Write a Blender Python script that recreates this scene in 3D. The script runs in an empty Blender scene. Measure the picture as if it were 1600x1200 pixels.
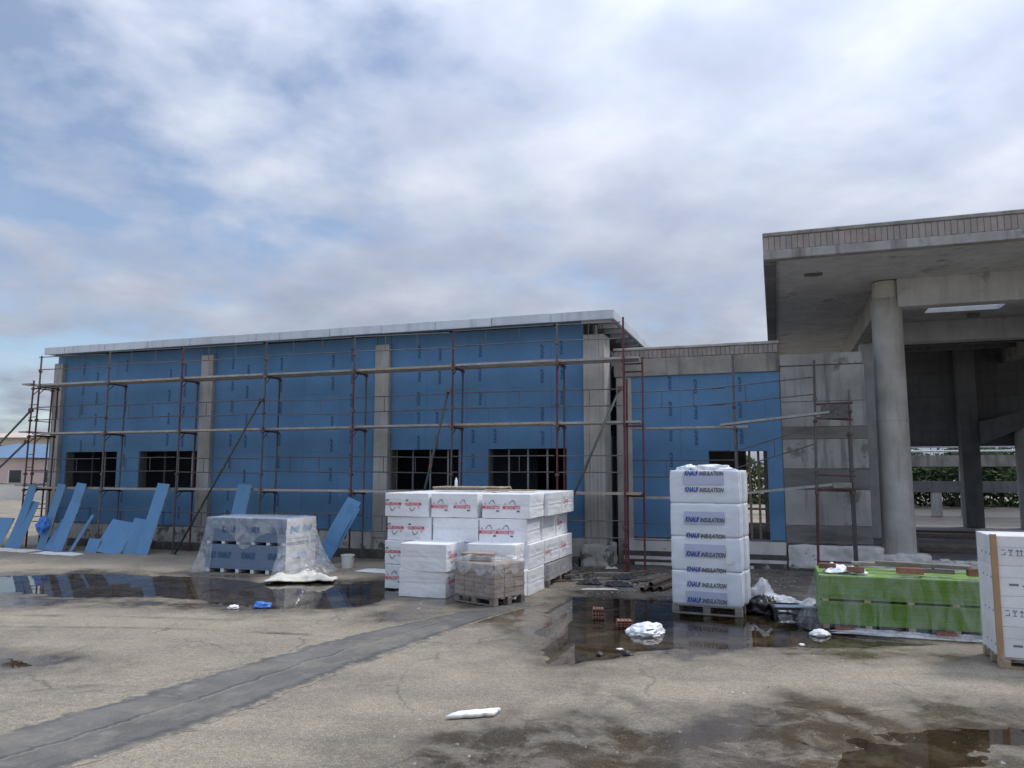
import bpy, bmesh, math, random
import numpy as np
from mathutils import Vector, Matrix, noise as mnoise

R = math.radians
rng = random.Random(7)
scene = bpy.context.scene
col = scene.collection

# ------------------------------------------------------------------ camera
CAM_H = 2.4
cam_d = bpy.data.cameras.new('camera')
cam = bpy.data.objects.new('camera', cam_d)
col.objects.link(cam)
cam.location = (0, 0, CAM_H)
cam.rotation_euler = (R(90) + math.atan(135 / 1200), 0, 0)
cam_d.sensor_fit = 'HORIZONTAL'
cam_d.sensor_width = 36.0
cam_d.lens = 36.0 * 1200 / 1600
cam_d.clip_start = 0.05
cam_d.clip_end = 3000
scene.camera = cam

# ------------------------------------------------------------------ sky, sun, exposure
SUN_EL, SUN_AZ = R(55), R(22)            # azimuth measured from +X towards +Y
SUN_DIR = Vector((math.cos(SUN_EL) * math.cos(SUN_AZ), math.cos(SUN_EL) * math.sin(SUN_AZ), math.sin(SUN_EL)))
world = bpy.data.worlds.new('World')
scene.world = world
world.use_nodes = True
wn, wl = world.node_tree.nodes, world.node_tree.links
wn.clear()
w_out = wn.new('ShaderNodeOutputWorld')
w_bg = wn.new('ShaderNodeBackground')
w_bg.inputs['Strength'].default_value = 0.1
wl.new(w_bg.outputs[0], w_out.inputs['Surface'])
sky = wn.new('ShaderNodeTexSky')
sky.sky_type = 'NISHITA'
sky.sun_disc = False
sky.sun_elevation = SUN_EL
sky.sun_rotation = math.pi / 2 - SUN_AZ
sky.altitude = 50
sky.air_density = 1.0
sky.dust_density = 0.1
sky.ozone_density = 2.5
tc = wn.new('ShaderNodeTexCoord')
sep = wn.new('ShaderNodeSeparateXYZ')
wl.new(tc.outputs['Generated'], sep.inputs[0])


def wmath(op, a, b=None, c=None, clamp=False):
    n = wn.new('ShaderNodeMath')
    n.operation = op
    n.use_clamp = clamp
    for i, v in enumerate((a, b, c)):
        if v is None:
            continue
        if isinstance(v, (int, float)):
            n.inputs[i].default_value = v
        else:
            wl.new(v, n.inputs[i])
    return n.outputs[0]


def wramp(fac, stops):
    n = wn.new('ShaderNodeValToRGB')
    e = n.color_ramp.elements
    while len(e) < len(stops):
        e.new(0.5)
    for i, (p, c) in enumerate(stops):
        e[i].position = p
        e[i].color = c if isinstance(c, tuple) else (c, c, c, 1)
    wl.new(fac, n.inputs[0])
    return n.outputs[0]


zc = wmath('ADD', wmath('ABSOLUTE', sep.outputs[2]), 0.24)
comb = wn.new('ShaderNodeCombineXYZ')
wl.new(wmath('DIVIDE', sep.outputs[0], zc), comb.inputs[0])
wl.new(wmath('DIVIDE', sep.outputs[1], zc), comb.inputs[1])
comb.inputs[2].default_value = 3.7


def wnoise(scale, detail, rough, dist, off):
    m = wn.new('ShaderNodeMapping')
    m.inputs['Location'].default_value = off
    m.inputs['Scale'].default_value = (1.0, 1.0, 1)
    m.inputs['Rotation'].default_value = (0, 0, R(-24))
    wl.new(comb.outputs[0], m.inputs[0])
    n = wn.new('ShaderNodeTexNoise')
    n.inputs['Scale'].default_value = scale
    n.inputs['Detail'].default_value = detail
    n.inputs['Roughness'].default_value = rough
    n.inputs['Distortion'].default_value = dist
    wl.new(m.outputs[0], n.inputs['Vector'])
    return n.outputs['Fac']


big = wnoise(1.5, 3, 0.5, 0.0, (5.3, 1.9, 0))
fine = wnoise(4.6, 5, 0.52, 0.1, (1.2, 7.7, 0))
dens = wmath('ADD', wmath('MULTIPLY', big, 0.6), wmath('MULTIPLY', fine, 0.4))
# the cloud deck is closed to the right (towards the sun) and opens to the left
dens = wmath('ADD', dens, wmath('ADD', wmath('MULTIPLY', sep.outputs[0], 0.17), 0.035))
mask = wramp(dens, [(0.40, 0.25), (0.46, 0.6), (0.52, 0.9), (0.60, 1.0)])
shade = wnoise(3.0, 5, 0.5, 0.1, (9.1, 2.4, 0))
ccol = wramp(shade, [(0.33, (2.9, 3.25, 4.2, 1)), (0.45, (3.35, 3.7, 4.6, 1)), (0.55, (3.8, 4.15, 5.0, 1)), (0.68, (4.5, 4.8, 5.5, 1))])
# clouds brighten towards the veiled sun
dotn = wn.new('ShaderNodeVectorMath')
dotn.operation = 'DOT_PRODUCT'
wl.new(tc.outputs['Generated'], dotn.inputs[0])
dotn.inputs[1].default_value = SUN_DIR
glow = wmath('POWER', wmath('MAXIMUM', dotn.outputs['Value'], 0.0), 3.0)
lift = wmath('POWER', wmath('MAXIMUM', sep.outputs[2], 0.0), 1.3)
gain = wmath('ADD', wmath('ADD', 0.66, wmath('MULTIPLY', lift, 1.7)), wmath('MULTIPLY', glow, 0.45))
cm = wn.new('ShaderNodeVectorMath')
cm.operation = 'SCALE'
wl.new(ccol, cm.inputs[0])
wl.new(gain, cm.inputs['Scale'])
mixw = wn.new('ShaderNodeMix')
mixw.data_type = 'RGBA'
wl.new(mask, mixw.inputs['Factor'])
skm = wn.new('ShaderNodeVectorMath')
skm.operation = 'SCALE'
skm.inputs['Scale'].default_value = 0.95
wl.new(sky.outputs[0], skm.inputs[0])
wl.new(skm.outputs[0], mixw.inputs['A'])
wl.new(cm.outputs[0], mixw.inputs['B'])
wl.new(mixw.outputs['Result'], w_bg.inputs['Color'])

sun_d = bpy.data.lights.new('sun', 'SUN')
sun_d.energy = 1.5
sun_d.angle = R(11)
sun_d.color = (1.0, 0.96, 0.90)
sun = bpy.data.objects.new('sun', sun_d)
col.objects.link(sun)
sun.rotation_euler = (-SUN_DIR).to_track_quat('-Z', 'Y').to_euler()

scene.view_settings.view_transform = 'Standard'
scene.view_settings.look = 'None'
scene.view_settings.exposure = 0.56
scene.view_settings.gamma = 1.0
scene.render.engine = 'CYCLES'
scene.cycles.max_bounces = 6
scene.cycles.diffuse_bounces = 3
scene.cycles.glossy_bounces = 3
scene.cycles.transparent_max_bounces = 16
scene.cycles.use_denoising = True
scene.cycles.caustics_reflective = False
scene.cycles.caustics_refractive = False

# ------------------------------------------------------------------ building frame: a along the facade, b into the depth
AL = R(18.8)
OX, OY = 2.093, 19.713


def W(a, b, z=0.0):
    return Vector((OX + a * math.cos(AL) + b * math.sin(AL), OY - a * math.sin(AL) + b * math.cos(AL), z))


# ------------------------------------------------------------------ materials
MATS = {}


def nodes_of(m):
    m.use_nodes = True
    nt = m.node_tree
    nt.nodes.clear()
    out = nt.nodes.new('ShaderNodeOutputMaterial')
    return nt.nodes, nt.links, out


def pm(name, base, var=0.12, scale=2.0, rough=0.8, bump=0.15, bscale=60.0, metallic=0.0, rnd=0.06,
       streak=0.0, streak_col=(0.05, 0.045, 0.04), streak_scale=(5, 5, 0.5), blotch=None, blotch_scale=1.3,
       blotch_at=0.56, alpha=1.0, trans=0.0, spec=0.5, dirt=0.0):
    m = bpy.data.materials.new(name)
    n, l, out = nodes_of(m)
    p = n.new('ShaderNodeBsdfPrincipled')
    l.new(p.outputs[0], out.inputs[0])
    p.inputs['Roughness'].default_value = rough
    p.inputs['Metallic'].default_value = metallic
    p.inputs['Specular IOR Level'].default_value = spec
    p.inputs['Alpha'].default_value = alpha
    p.inputs['Transmission Weight'].default_value = trans
    geo = n.new('ShaderNodeNewGeometry')

    def noise(sc, det=3, ro=0.6, vec=None, mscale=None):
        t = n.new('ShaderNodeTexNoise')
        t.inputs['Scale'].default_value = sc
        t.inputs['Detail'].default_value = det
        t.inputs['Roughness'].default_value = ro
        if mscale:
            mp = n.new('ShaderNodeMapping')
            mp.inputs['Scale'].default_value = mscale
            l.new(geo.outputs['Position'], mp.inputs[0])
            l.new(mp.outputs[0], t.inputs['Vector'])
        else:
            l.new(geo.outputs['Position'], t.inputs['Vector'])
        return t.outputs['Fac']

    def ramp(fac, stops):
        t = n.new('ShaderNodeValToRGB')
        e = t.color_ramp.elements
        while len(e) < len(stops):
            e.new(0.5)
        for i, (q, c) in enumerate(stops):
            e[i].position = q
            e[i].color = c if len(c) == 4 else (*c, 1)
        l.new(fac, t.inputs[0])
        return t.outputs[0]

    def mix(fac, a, b):
        t = n.new('ShaderNodeMix')
        t.data_type = 'RGBA'
        if isinstance(fac, float):
            t.inputs['Factor'].default_value = fac
        else:
            l.new(fac, t.inputs['Factor'])
        for s, v in (('A', a), ('B', b)):
            if isinstance(v, tuple):
                t.inputs[s].default_value = (*v, 1)
            else:
                l.new(v, t.inputs[s])
        return t.outputs['Result']

    lo = tuple(c * (1 - var) for c in base)
    hi = tuple(min(1, c * (1 + var)) for c in base)
    c = ramp(noise(scale), [(0.3, lo), (0.7, hi)])
    if blotch:
        c = mix(ramp(noise(blotch_scale, 5, 0.65), [(blotch_at, (0, 0, 0)), (blotch_at + 0.06, (1, 1, 1))]), c, blotch)
    if streak:
        s = ramp(noise(1.0, 3, 0.6, mscale=streak_scale), [(0.5, (0, 0, 0)), (0.72, (streak,) * 3)])
        c = mix(s, c, streak_col)
    if dirt:
        s = ramp(noise(14, 3, 0.7), [(0.5, (0, 0, 0)), (0.75, (dirt,) * 3)])
        c = mix(s, c, (0.09, 0.075, 0.06))
    if rnd:
        oi = n.new('ShaderNodeObjectInfo')
        mr = n.new('ShaderNodeMapRange')
        mr.inputs['To Min'].default_value = 1 - rnd
        mr.inputs['To Max'].default_value = 1 + rnd
        l.new(oi.outputs['Random'], mr.inputs[0])
        vm = n.new('ShaderNodeVectorMath')
        vm.operation = 'SCALE'
        l.new(c, vm.inputs[0])
        l.new(mr.outputs[0], vm.inputs['Scale'])
        c = vm.outputs[0]
    l.new(c, p.inputs['Base Color'])
    if bump:
        bn = n.new('ShaderNodeBump')
        bn.inputs['Strength'].default_value = bump
        bn.inputs['Distance'].default_value = 0.02
        l.new(noise(bscale, 2, 0.6), bn.inputs['Height'])
        l.new(bn.outputs[0], p.inputs['Normal'])
    MATS[name] = m
    return m


pm('concrete', (0.36, 0.355, 0.345), 0.22, 1.1, 0.9, 0.25, 30, streak=0.55, blotch=(0.2, 0.195, 0.185), blotch_at=0.58)
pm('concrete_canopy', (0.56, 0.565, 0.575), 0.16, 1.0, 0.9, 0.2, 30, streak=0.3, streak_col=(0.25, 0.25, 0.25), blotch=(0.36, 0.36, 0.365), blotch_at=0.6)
pm('concrete_light', (0.47, 0.455, 0.43), 0.18, 1.4, 0.9, 0.25, 30, streak=0.35)
pm('concrete_column', (0.47, 0.45, 0.42), 0.2, 1.2, 0.9, 0.3, 25, streak=0.6, streak_scale=(22, 22, 0.35), streak_col=(0.14, 0.12, 0.10))
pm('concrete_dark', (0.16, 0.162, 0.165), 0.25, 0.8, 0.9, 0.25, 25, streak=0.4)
pm('concrete_beam', (0.30, 0.285, 0.255), 0.25, 1.4, 0.9, 0.25, 30, streak=0.85, streak_scale=(2.4, 2.4, 0.25), streak_col=(0.09, 0.08, 0.07))
pm('board_formed', (0.20, 0.195, 0.187), 0.2, 0.8, 0.92, 0.3, 30, streak=0.8, streak_scale=(0.6, 0.6, 3.4), streak_col=(0.10, 0.095, 0.09))
pm('plinth_peeling', (0.5, 0.485, 0.45), 0.1, 2, 0.85, 0.3, 20, blotch=(0.17, 0.155, 0.14), blotch_scale=2.6, blotch_at=0.54, streak=0.5)
pm('membrane_white', (0.76, 0.75, 0.73), 0.08, 2, 0.6, 0.4, 15, blotch=(0.25, 0.22, 0.2), blotch_scale=3.0, blotch_at=0.62, streak=0.35, streak_scale=(3, 3, 1), streak_col=(0.2, 0.18, 0.16))
pm('plinth_dark', (0.10, 0.095, 0.09), 0.3, 3, 0.9, 0.3, 30, blotch=(0.42, 0.42, 0.41), blotch_scale=3.0, blotch_at=0.6)
pm('blue_board', (0.112, 0.26, 0.465), 0.12, 0.9, 0.7, 0.08, 30, rnd=0.035, streak=0.30, streak_scale=(3, 3, 0.4), streak_col=(0.13, 0.24, 0.38), dirt=0.10)
pm('blue_board_loose', (0.108, 0.255, 0.45), 0.05, 1.5, 0.7, 0.05, 80, rnd=0.10, dirt=0.12, streak=0.2, streak_scale=(4, 4, 1), streak_col=(0.2, 0.33, 0.5))
pm('board_core', (0.55, 0.54, 0.5), 0.1, 6, 0.9, 0.1)
pm('ink_navy', (0.045, 0.115, 0.24), 0.1, 9, 0.8, 0, rnd=0)
pm('ink_blue', (0.012, 0.06, 0.30), 0.1, 9, 0.5, 0, rnd=0)
pm('ink_skyblue', (0.06, 0.25, 0.62), 0.1, 9, 0.5, 0, rnd=0)
pm('ink_grey', (0.10, 0.105, 0.115), 0.1, 9, 0.5, 0, rnd=0)
pm('ink_red', (0.62, 0.03, 0.06), 0.15, 9, 0.6, 0, rnd=0)
pm('ink_pink', (0.8, 0.35, 0.4), 0.15, 9, 0.6, 0, rnd=0)
pm('ink_black', (0.03, 0.03, 0.035), 0.1, 9, 0.6, 0, rnd=0)
pm('galvanised', (0.62, 0.66, 0.71), 0.08, 1.5, 0.45, 0.05, 40, metallic=0.2, rnd=0.08, streak=0.2)
pm('zinc_soffit', (0.36, 0.38, 0.40), 0.1, 2, 0.5, 0.05, 40, metallic=0.4)
pm('scaffold_red', (0.13, 0.03, 0.04), 0.3, 6, 0.55, 0.2, 90, rnd=0.25, blotch=(0.11, 0.06, 0.055), blotch_scale=7, blotch_at=0.55)
pm('scaffold_steel', (0.13, 0.12, 0.125), 0.3, 6, 0.5, 0.2, 90, metallic=0.4, rnd=0.25, blotch=(0.12, 0.06, 0.04), blotch_scale=6, blotch_at=0.6)
pm('deck_steel', (0.40, 0.39, 0.37), 0.18, 3, 0.55, 0.15, 60, metallic=0.3, rnd=0.15, dirt=0.5)
pm('deck_wood', (0.42, 0.35, 0.27), 0.2, 4, 0.8, 0.25, 40, rnd=0.15, dirt=0.4)
pm('prop_green', (0.055, 0.07, 0.065), 0.25, 6, 0.55, 0.1, 80)
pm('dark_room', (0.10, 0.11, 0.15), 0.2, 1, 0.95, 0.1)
pm('brick_red', (0.27, 0.125, 0.09), 0.25, 6, 0.9, 0.3, 50, rnd=0.3, dirt=0.6)
pm('brick_wall', (0.36, 0.295, 0.275), 0.18, 3, 0.92, 0.25, 50, rnd=0.10, streak=0.8, streak_col=(0.3, 0.29, 0.28), streak_scale=(1.5, 1.5, 3), blotch=(0.31, 0.29, 0.275), blotch_scale=2.5, blotch_at=0.52)
pm('brick_brown', (0.30, 0.235, 0.185), 0.2, 6, 0.92, 0.35, 50, rnd=0.16, dirt=0.3)
pm('brick_grey', (0.27, 0.255, 0.245), 0.2, 6, 0.92, 0.35, 50, rnd=0.12)
pm('mortar', (0.30, 0.285, 0.27), 0.2, 3, 0.95, 0.3, 40, streak=0.4)
pm('eps', (0.85, 0.86, 0.88), 0.05, 2.2, 0.42, 0.22, 12, rnd=0.04, dirt=0.10)
pm('wrap_white', (0.72, 0.76, 0.84), 0.06, 3, 0.22, 0.25, 7, rnd=0.03, spec=0.6)
pm('wrap_lilac', (0.46, 0.50, 0.66), 0.05, 5, 0.3, 0.06, 9, rnd=0.02)
pm('roll_white', (0.74, 0.76, 0.80), 0.06, 6, 0.35, 0.3, 14, rnd=0.04)
pm('board_grey', (0.17, 0.235, 0.335), 0.06, 1.2, 0.7, 0.05, 60, rnd=0.04)
pm('board_end', (0.72, 0.72, 0.70), 0.05, 3, 0.8, 0.1, 60)
pm('board_green', (0.13, 0.255, 0.026), 0.08, 2, 0.7, 0.05, 60, rnd=0.09)
pm('timber', (0.40, 0.30, 0.19), 0.22, 6, 0.85, 0.3, 50, rnd=0.2, dirt=0.35)
pm('timber_grey', (0.22, 0.195, 0.17), 0.25, 6, 0.9, 0.3, 50, rnd=0.25, dirt=0.3)
pm('cardboard', (0.40, 0.25, 0.14), 0.1, 5, 0.85, 0.1, 50)
pm('carton_white', (0.78, 0.78, 0.79), 0.05, 4, 0.6, 0.05, 40, rnd=0.05)
pm('carton_grey', (0.42, 0.43, 0.45), 0.05, 4, 0.6, 0.05, 40, rnd=0.02)  # mid grey for the tape edges on the cartons
pm('sheet_cream', (0.68, 0.65, 0.57), 0.08, 4, 0.6, 0.25, 14, dirt=0.2)
pm('sack_white', (0.80, 0.81, 0.82), 0.05, 5, 0.45, 0.2, 14, dirt=0.12)
pm('bag_blue', (0.06, 0.22, 0.66), 0.15, 9, 0.35, 0.4, 30)
pm('bag_black', (0.018, 0.018, 0.02), 0.3, 8, 0.28, 0.5, 30)
pm('rubber_black', (0.03, 0.03, 0.033), 0.3, 4, 0.55, 0.35, 18)
pm('pipe_rust', (0.12, 0.085, 0.07), 0.35, 8, 0.7, 0.2, 50, rnd=0.3)
pm('bucket_white', (0.72, 0.73, 0.71), 0.05, 5, 0.45, 0.05, 30, dirt=0.25)
pm('foam', (0.82, 0.82, 0.80), 0.03, 9, 0.75, 0.3, 60, dirt=0.1)
pm('stone', (0.36, 0.34, 0.31), 0.3, 9, 0.95, 0.2, 80, rnd=0.2)
pm('stone_pale', (0.5, 0.47, 0.42), 0.2, 9, 0.95, 0.2, 80)
pm('floor_dark', (0.045, 0.04, 0.036), 0.4, 0.8, 0.5, 0.2, 10)  # colour darkened so the unroofed, sunlit far floor stays dim
pm('house_pink', (0.66, 0.52, 0.48), 0.08, 0.6, 0.9, 0.1, 20)
pm('house_cream', (0.62, 0.54, 0.42), 0.08, 0.6, 0.9, 0.1, 20)
pm('house_white', (0.68, 0.66, 0.62), 0.08, 0.6, 0.9, 0.1, 20)
pm('roof_blue', (0.13, 0.22, 0.34), 0.1, 0.8, 0.5, 0.1, 20)
pm('roof_tile', (0.55, 0.46, 0.40), 0.1, 0.8, 0.85, 0.1, 20)
pm('glass_dark', (0.03, 0.04, 0.05), 0.1, 1, 0.08, 0, rnd=0.2)
pm('leaf', (0.05, 0.075, 0.035), 0.35, 1.0, 0.95, 0, rnd=0.15, spec=0.1)
pm('bark', (0.10, 0.08, 0.06), 0.3, 6, 0.95, 0.3, 30)
pm('rail_steel', (0.28, 0.29, 0.30), 0.1, 2, 0.4, 0, metallic=0.6)
pm('wood_dark', (0.14, 0.10, 0.075), 0.3, 3, 0.7, 0.2, 30)
pm('white_paint', (0.78, 0.78, 0.76), 0.05, 3, 0.7, 0.05)


def film_mat(name, alpha_lo, alpha_hi, colr=(0.85, 0.87, 0.9), stretch=None, rot=(0, 0, 0)):
    m = bpy.data.materials.new(name)
    n, l, out = nodes_of(m)
    geo = n.new('ShaderNodeNewGeometry')
    nz = n.new('ShaderNodeTexNoise')
    nz.inputs['Scale'].default_value = 2.2
    nz.inputs['Detail'].default_value = 3
    nz.inputs['Distortion'].default_value = 2.2
    if stretch:
        mp = n.new('ShaderNodeMapping')
        mp.inputs['Scale'].default_value = stretch
        mp.inputs['Rotation'].default_value = rot
        l.new(geo.outputs['Position'], mp.inputs[0])
        l.new(mp.outputs[0], nz.inputs['Vector'])
    else:
        l.new(geo.outputs['Position'], nz.inputs['Vector'])
    mr = n.new('ShaderNodeMapRange')
    mr.inputs['From Min'].default_value = 0.3
    mr.inputs['From Max'].default_value = 0.7
    mr.inputs['To Min'].default_value = alpha_lo
    mr.inputs['To Max'].default_value = alpha_hi
    l.new(nz.outputs['Fac'], mr.inputs[0])
    bump = n.new('ShaderNodeBump')
    bump.inputs['Strength'].default_value = 0.55
    bump.inputs['Distance'].default_value = 0.05
    l.new(nz.outputs['Fac'], bump.inputs['Height'])
    p = n.new('ShaderNodeBsdfPrincipled')
    p.inputs['Base Color'].default_value = (*colr, 1)
    p.inputs['Roughness'].default_value = 0.10
    l.new(mr.outputs[0], p.inputs['Alpha'])
    l.new(bump.outputs[0], p.inputs['Normal'])
    l.new(p.outputs[0], out.inputs[0])
    MATS[name] = m
    return m


film_mat('film', 0.08, 0.42)
film_mat('film_thin', 0.04, 0.18)
film_mat('film_streaky', 0.0, 0.20, stretch=(1.6, 1.6, 0.5), rot=(R(20), R(38), 0))
film_mat('film_thick', 0.42, 0.8)


def mat(x):
    return MATS[x] if isinstance(x, str) else x


# ------------------------------------------------------------------ mesh helpers
class MB:
    def __init__(self):
        self.v, self.f, self.mi = [], [], []
        self.cur = 0

    def add(self, vs, fs):
        o = len(self.v)
        self.v += [tuple(p) for p in vs]
        self.f += [tuple(i + o for i in q) for q in fs]
        self.mi += [self.cur] * len(fs)
        return self

    def box(self, x0, x1, y0, y1, z0, z1, M=None, bev=0.0):
        if bev > 0:
            bm = bmesh.new()
            bmesh.ops.create_cube(bm, size=1)
            for v in bm.verts:
                v.co = Vector(((x0 + x1) / 2 + v.co.x * (x1 - x0), (y0 + y1) / 2 + v.co.y * (y1 - y0), (z0 + z1) / 2 + v.co.z * (z1 - z0)))
            bmesh.ops.bevel(bm, geom=bm.edges[:], offset=bev, segments=1, affect='EDGES', profile=0.5)
            bm.verts.index_update()
            vs = [v.co.copy() for v in bm.verts]
            fs = [[v.index for v in f.verts] for f in bm.faces]
            bm.free()
        else:
            vs = [Vector(p) for p in ((x0, y0, z0), (x1, y0, z0), (x1, y1, z0), (x0, y1, z0), (x0, y0, z1), (x1, y0, z1), (x1, y1, z1), (x0, y1, z1))]
            fs = [(0, 3, 2, 1), (4, 5, 6, 7), (0, 1, 5, 4), (1, 2, 6, 5), (2, 3, 7, 6), (3, 0, 4, 7)]
        if M is not None:
            vs = [M @ v for v in vs]
        return self.add(vs, fs)

    def tube(self, p0, p1, r0, r1=None, n=8, cap=True):
        p0, p1 = Vector(p0), Vector(p1)
        r1 = r0 if r1 is None else r1
        d = (p1 - p0).normalized()
        u = d.orthogonal().normalized()
        w = d.cross(u)
        vs = []
        for p, r in ((p0, r0), (p1, r1)):
            for k in range(n):
                t = 2 * math.pi * k / n
                vs.append(p + (u * math.cos(t) + w * math.sin(t)) * r)
        fs = [(k, (k + 1) % n, n + (k + 1) % n, n + k) for k in range(n)]
        if cap:
            fs += [tuple(range(n - 1, -1, -1)), tuple(range(n, 2 * n))]
        return self.add(vs, fs)

    def prism(self, pts, y0, y1):
        """outline in x,z extruded along y"""
        n = len(pts)
        vs = [(x, y0, z) for x, z in pts] + [(x, y1, z) for x, z in pts]
        fs = [tuple(range(n)), tuple(range(2 * n - 1, n - 1, -1))]
        fs += [(k, n + k, n + (k + 1) % n, (k + 1) % n) for k in range(n)]
        return self.add(vs, fs)

    def mesh(self, name, mats, smooth=False):
        me = bpy.data.meshes.new(name)
        me.from_pydata(self.v, [], self.f)
        for m in (mats if isinstance(mats, (list, tuple)) else [mats]):
            me.materials.append(mat(m))
        if any(self.mi):
            for p_, i_ in zip(me.polygons, self.mi):
                p_.material_index = i_
        if smooth:
            me.polygons.foreach_set('use_smooth', [True] * len(self.f))
        me.update()
        return me

    def build(self, name, mats, parent=None, loc=None, smooth=False):
        return obj(name, self.mesh(name, mats, smooth), parent, loc)


def obj(name, data, parent=None, loc=None, rot=None, scale=None):
    o = bpy.data.objects.new(name, data)
    col.objects.link(o)
    if parent is not None:
        o.parent = parent
    if loc is not None:
        o.location = loc
    if rot is not None:
        o.rotation_euler = rot
    if scale is not None:
        o.scale = scale
    return o


def tag(o, label, cat, group=None):
    o['label'] = label
    o['category'] = cat
    if group:
        o['group'] = group
    return o


def thing(name, label, cat, loc=(0, 0, 0), rz=0.0, group=None):
    o = bpy.data.objects.new(name, None)
    o.empty_display_size = 0.2
    col.objects.link(o)
    o.location = loc
    o.rotation_euler = (0, 0, rz)
    return tag(o, label, cat, group)


def struct(o, kind='structure'):
    o['kind'] = kind
    return o


_unit = {}


def unit_box(m):
    if m not in _unit:
        _unit[m] = MB().box(-.5, .5, -.5, .5, -.5, .5).mesh('block_' + m, m)
    return _unit[m]


def block(name, m, parent, x0, x1, y0, y1, z0, z1, rot=None):
    return obj(name, unit_box(m), parent, ((x0 + x1) / 2, (y0 + y1) / 2, (z0 + z1) / 2), rot, (x1 - x0, y1 - y0, z1 - z0))


def text_mesh(s, size, mats, bold=0.0, shear=0.0, stretch=1.0, width=None):
    """flat lettering in the x,z plane facing -y, centred"""
    cu = bpy.data.curves.new('lettering', 'FONT')
    cu.body = s
    cu.size = size
    cu.align_x = 'CENTER'
    cu.align_y = 'CENTER'
    cu.offset = bold
    cu.shear = shear
    cu.resolution_u = 2
    o = bpy.data.objects.new('lettering_source', cu)
    col.objects.link(o)
    dg = bpy.context.evaluated_depsgraph_get()
    me = bpy.data.meshes.new_from_object(o.evaluated_get(dg))
    bpy.data.objects.remove(o)
    if width:
        xs = [v.co.x for v in me.vertices]
        stretch = width / (max(xs) - min(xs))
    for v in me.vertices:
        v.co = Vector((v.co.x * stretch, 0, v.co.y))
    me.materials.clear()
    me.materials.append(mat(mats))
    me.name = 'lettering'
    return me


def nz(x, y, z=0.0):
    return mnoise.noise(Vector((x, y, z)))


def rough_box(x0, x1, y0, y1, z0, z1, seed, amp=0.03, cuts=9):
    bm = bmesh.new()
    bmesh.ops.create_cube(bm, size=1)
    bmesh.ops.subdivide_edges(bm, edges=bm.edges[:], cuts=cuts, use_grid_fill=True)
    mb = MB()
    for v in bm.verts:
        u = v.co * 2
        p = Vector(((x0 + x1) / 2 + v.co.x * (x1 - x0), (y0 + y1) / 2 + v.co.y * (y1 - y0), (z0 + z1) / 2 + v.co.z * (z1 - z0)))
        k = amp * (nz(p.x * 2.5 + seed, p.y * 2.5, p.z * 3) + 0.6 * nz(p.x * 7, p.y * 7 + seed, p.z * 7)) - amp * 0.5 * (abs(u.x) ** 8 + abs(u.y) ** 8 + abs(u.z) ** 8 - 1)
        v.co = p + Vector((u.x, u.y, u.z if u.z > 0 else 0)).normalized() * k
    bm.verts.index_update()
    mb.add([v.co.copy() for v in bm.verts], [[v.index for v in f.verts] for f in bm.faces])
    bm.free()
    return mb


# ------------------------------------------------------------------ ground, puddles, asphalt strip
class VNoise:
    def __init__(self, seed):
        self.t = np.random.RandomState(seed).rand(256, 256)

    def __call__(self, x, y):
        xi, yi = np.floor(x).astype(int), np.floor(y).astype(int)
        fx, fy = x - xi, y - yi
        fx, fy = fx * fx * (3 - 2 * fx), fy * fy * (3 - 2 * fy)
        t = self.t
        a, b = t[xi % 256, yi % 256], t[(xi + 1) % 256, yi % 256]
        c, d = t[xi % 256, (yi + 1) % 256], t[(xi + 1) % 256, (yi + 1) % 256]
        return (a * (1 - fx) + b * fx) * (1 - fy) + (c * (1 - fx) + d * fx) * fy - 0.5


vn = [VNoise(s) for s in range(6)]


def fbm(x, y, k=0):
    return vn[k](x, y) + .5 * vn[(k + 1) % 6](x * 2.03 + 7, y * 2.03) + .25 * vn[(k + 2) % 6](x * 4.1, y * 4.1 + 3) + .125 * vn[(k + 3) % 6](x * 8.3, y * 8.3)


def sdist(x, y, poly):
    """signed distance, positive inside"""
    d = np.full(x.shape, 1e9)
    ins = np.zeros(x.shape, bool)
    n = len(poly)
    for i in range(n):
        (x0, y0), (x1, y1) = poly[i], poly[(i + 1) % n]
        ex, ey = x1 - x0, y1 - y0
        t = np.clip(((x - x0) * ex + (y - y0) * ey) / (ex * ex + ey * ey), 0, 1)
        d = np.minimum(d, np.hypot(x - x0 - t * ex, y - y0 - t * ey))
        c = ((y0 > y) != (y1 > y)) & (x < (x1 - x0) * (y - y0) / (y1 - y0 + 1e-12) + x0)
        ins ^= c
    return np.where(ins, d, -d)


PUDDLES = [
    ('back', [(-12.66, 18.05), (-10.33, 18.5), (-7.41, 18.0), (-5.37, 17.2), (-3.95, 17.3), (-2.5, 17.4), (-2.0, 15.23), (-2.28, 14.1), (-3.13, 13.77), (-4.23, 13.71), (-5.41, 14.16), (-5.95, 14.64), (-6.88, 14.85), (-8.09, 14.64), (-10.01, 15.38), (-11.65, 15.5)]),
    ('middle', [(0.99, 15.23), (1.94, 15.2), (2.82, 15.0), (4.36, 14.6), (5.0, 14.2), (5.2, 12.0), (5.75, 11.34), (6.65, 11.2), (6.36, 10.8), (4.3, 10.65), (3.25, 10.61), (2.23, 10.65), (1.68, 10.45), (1.1, 9.95), (0.35, 9.65), (0.2, 10.6), (0.22, 11.68), (0.42, 13.53)]),
    ('front', [(1.9, 7.0), (2.7, 7.65), (3.6, 7.95), (4.6, 8.1), (5.6, 8.1), (5.6, 5.6), (1.2, 5.6), (1.5, 6.5)]),
    ('left', [(-7.42, 10.5), (-6.32, 10.4), (-5.75, 10.0), (-5.72, 9.63), (-6.02, 9.46), (-6.9, 9.46)]),
]
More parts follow.
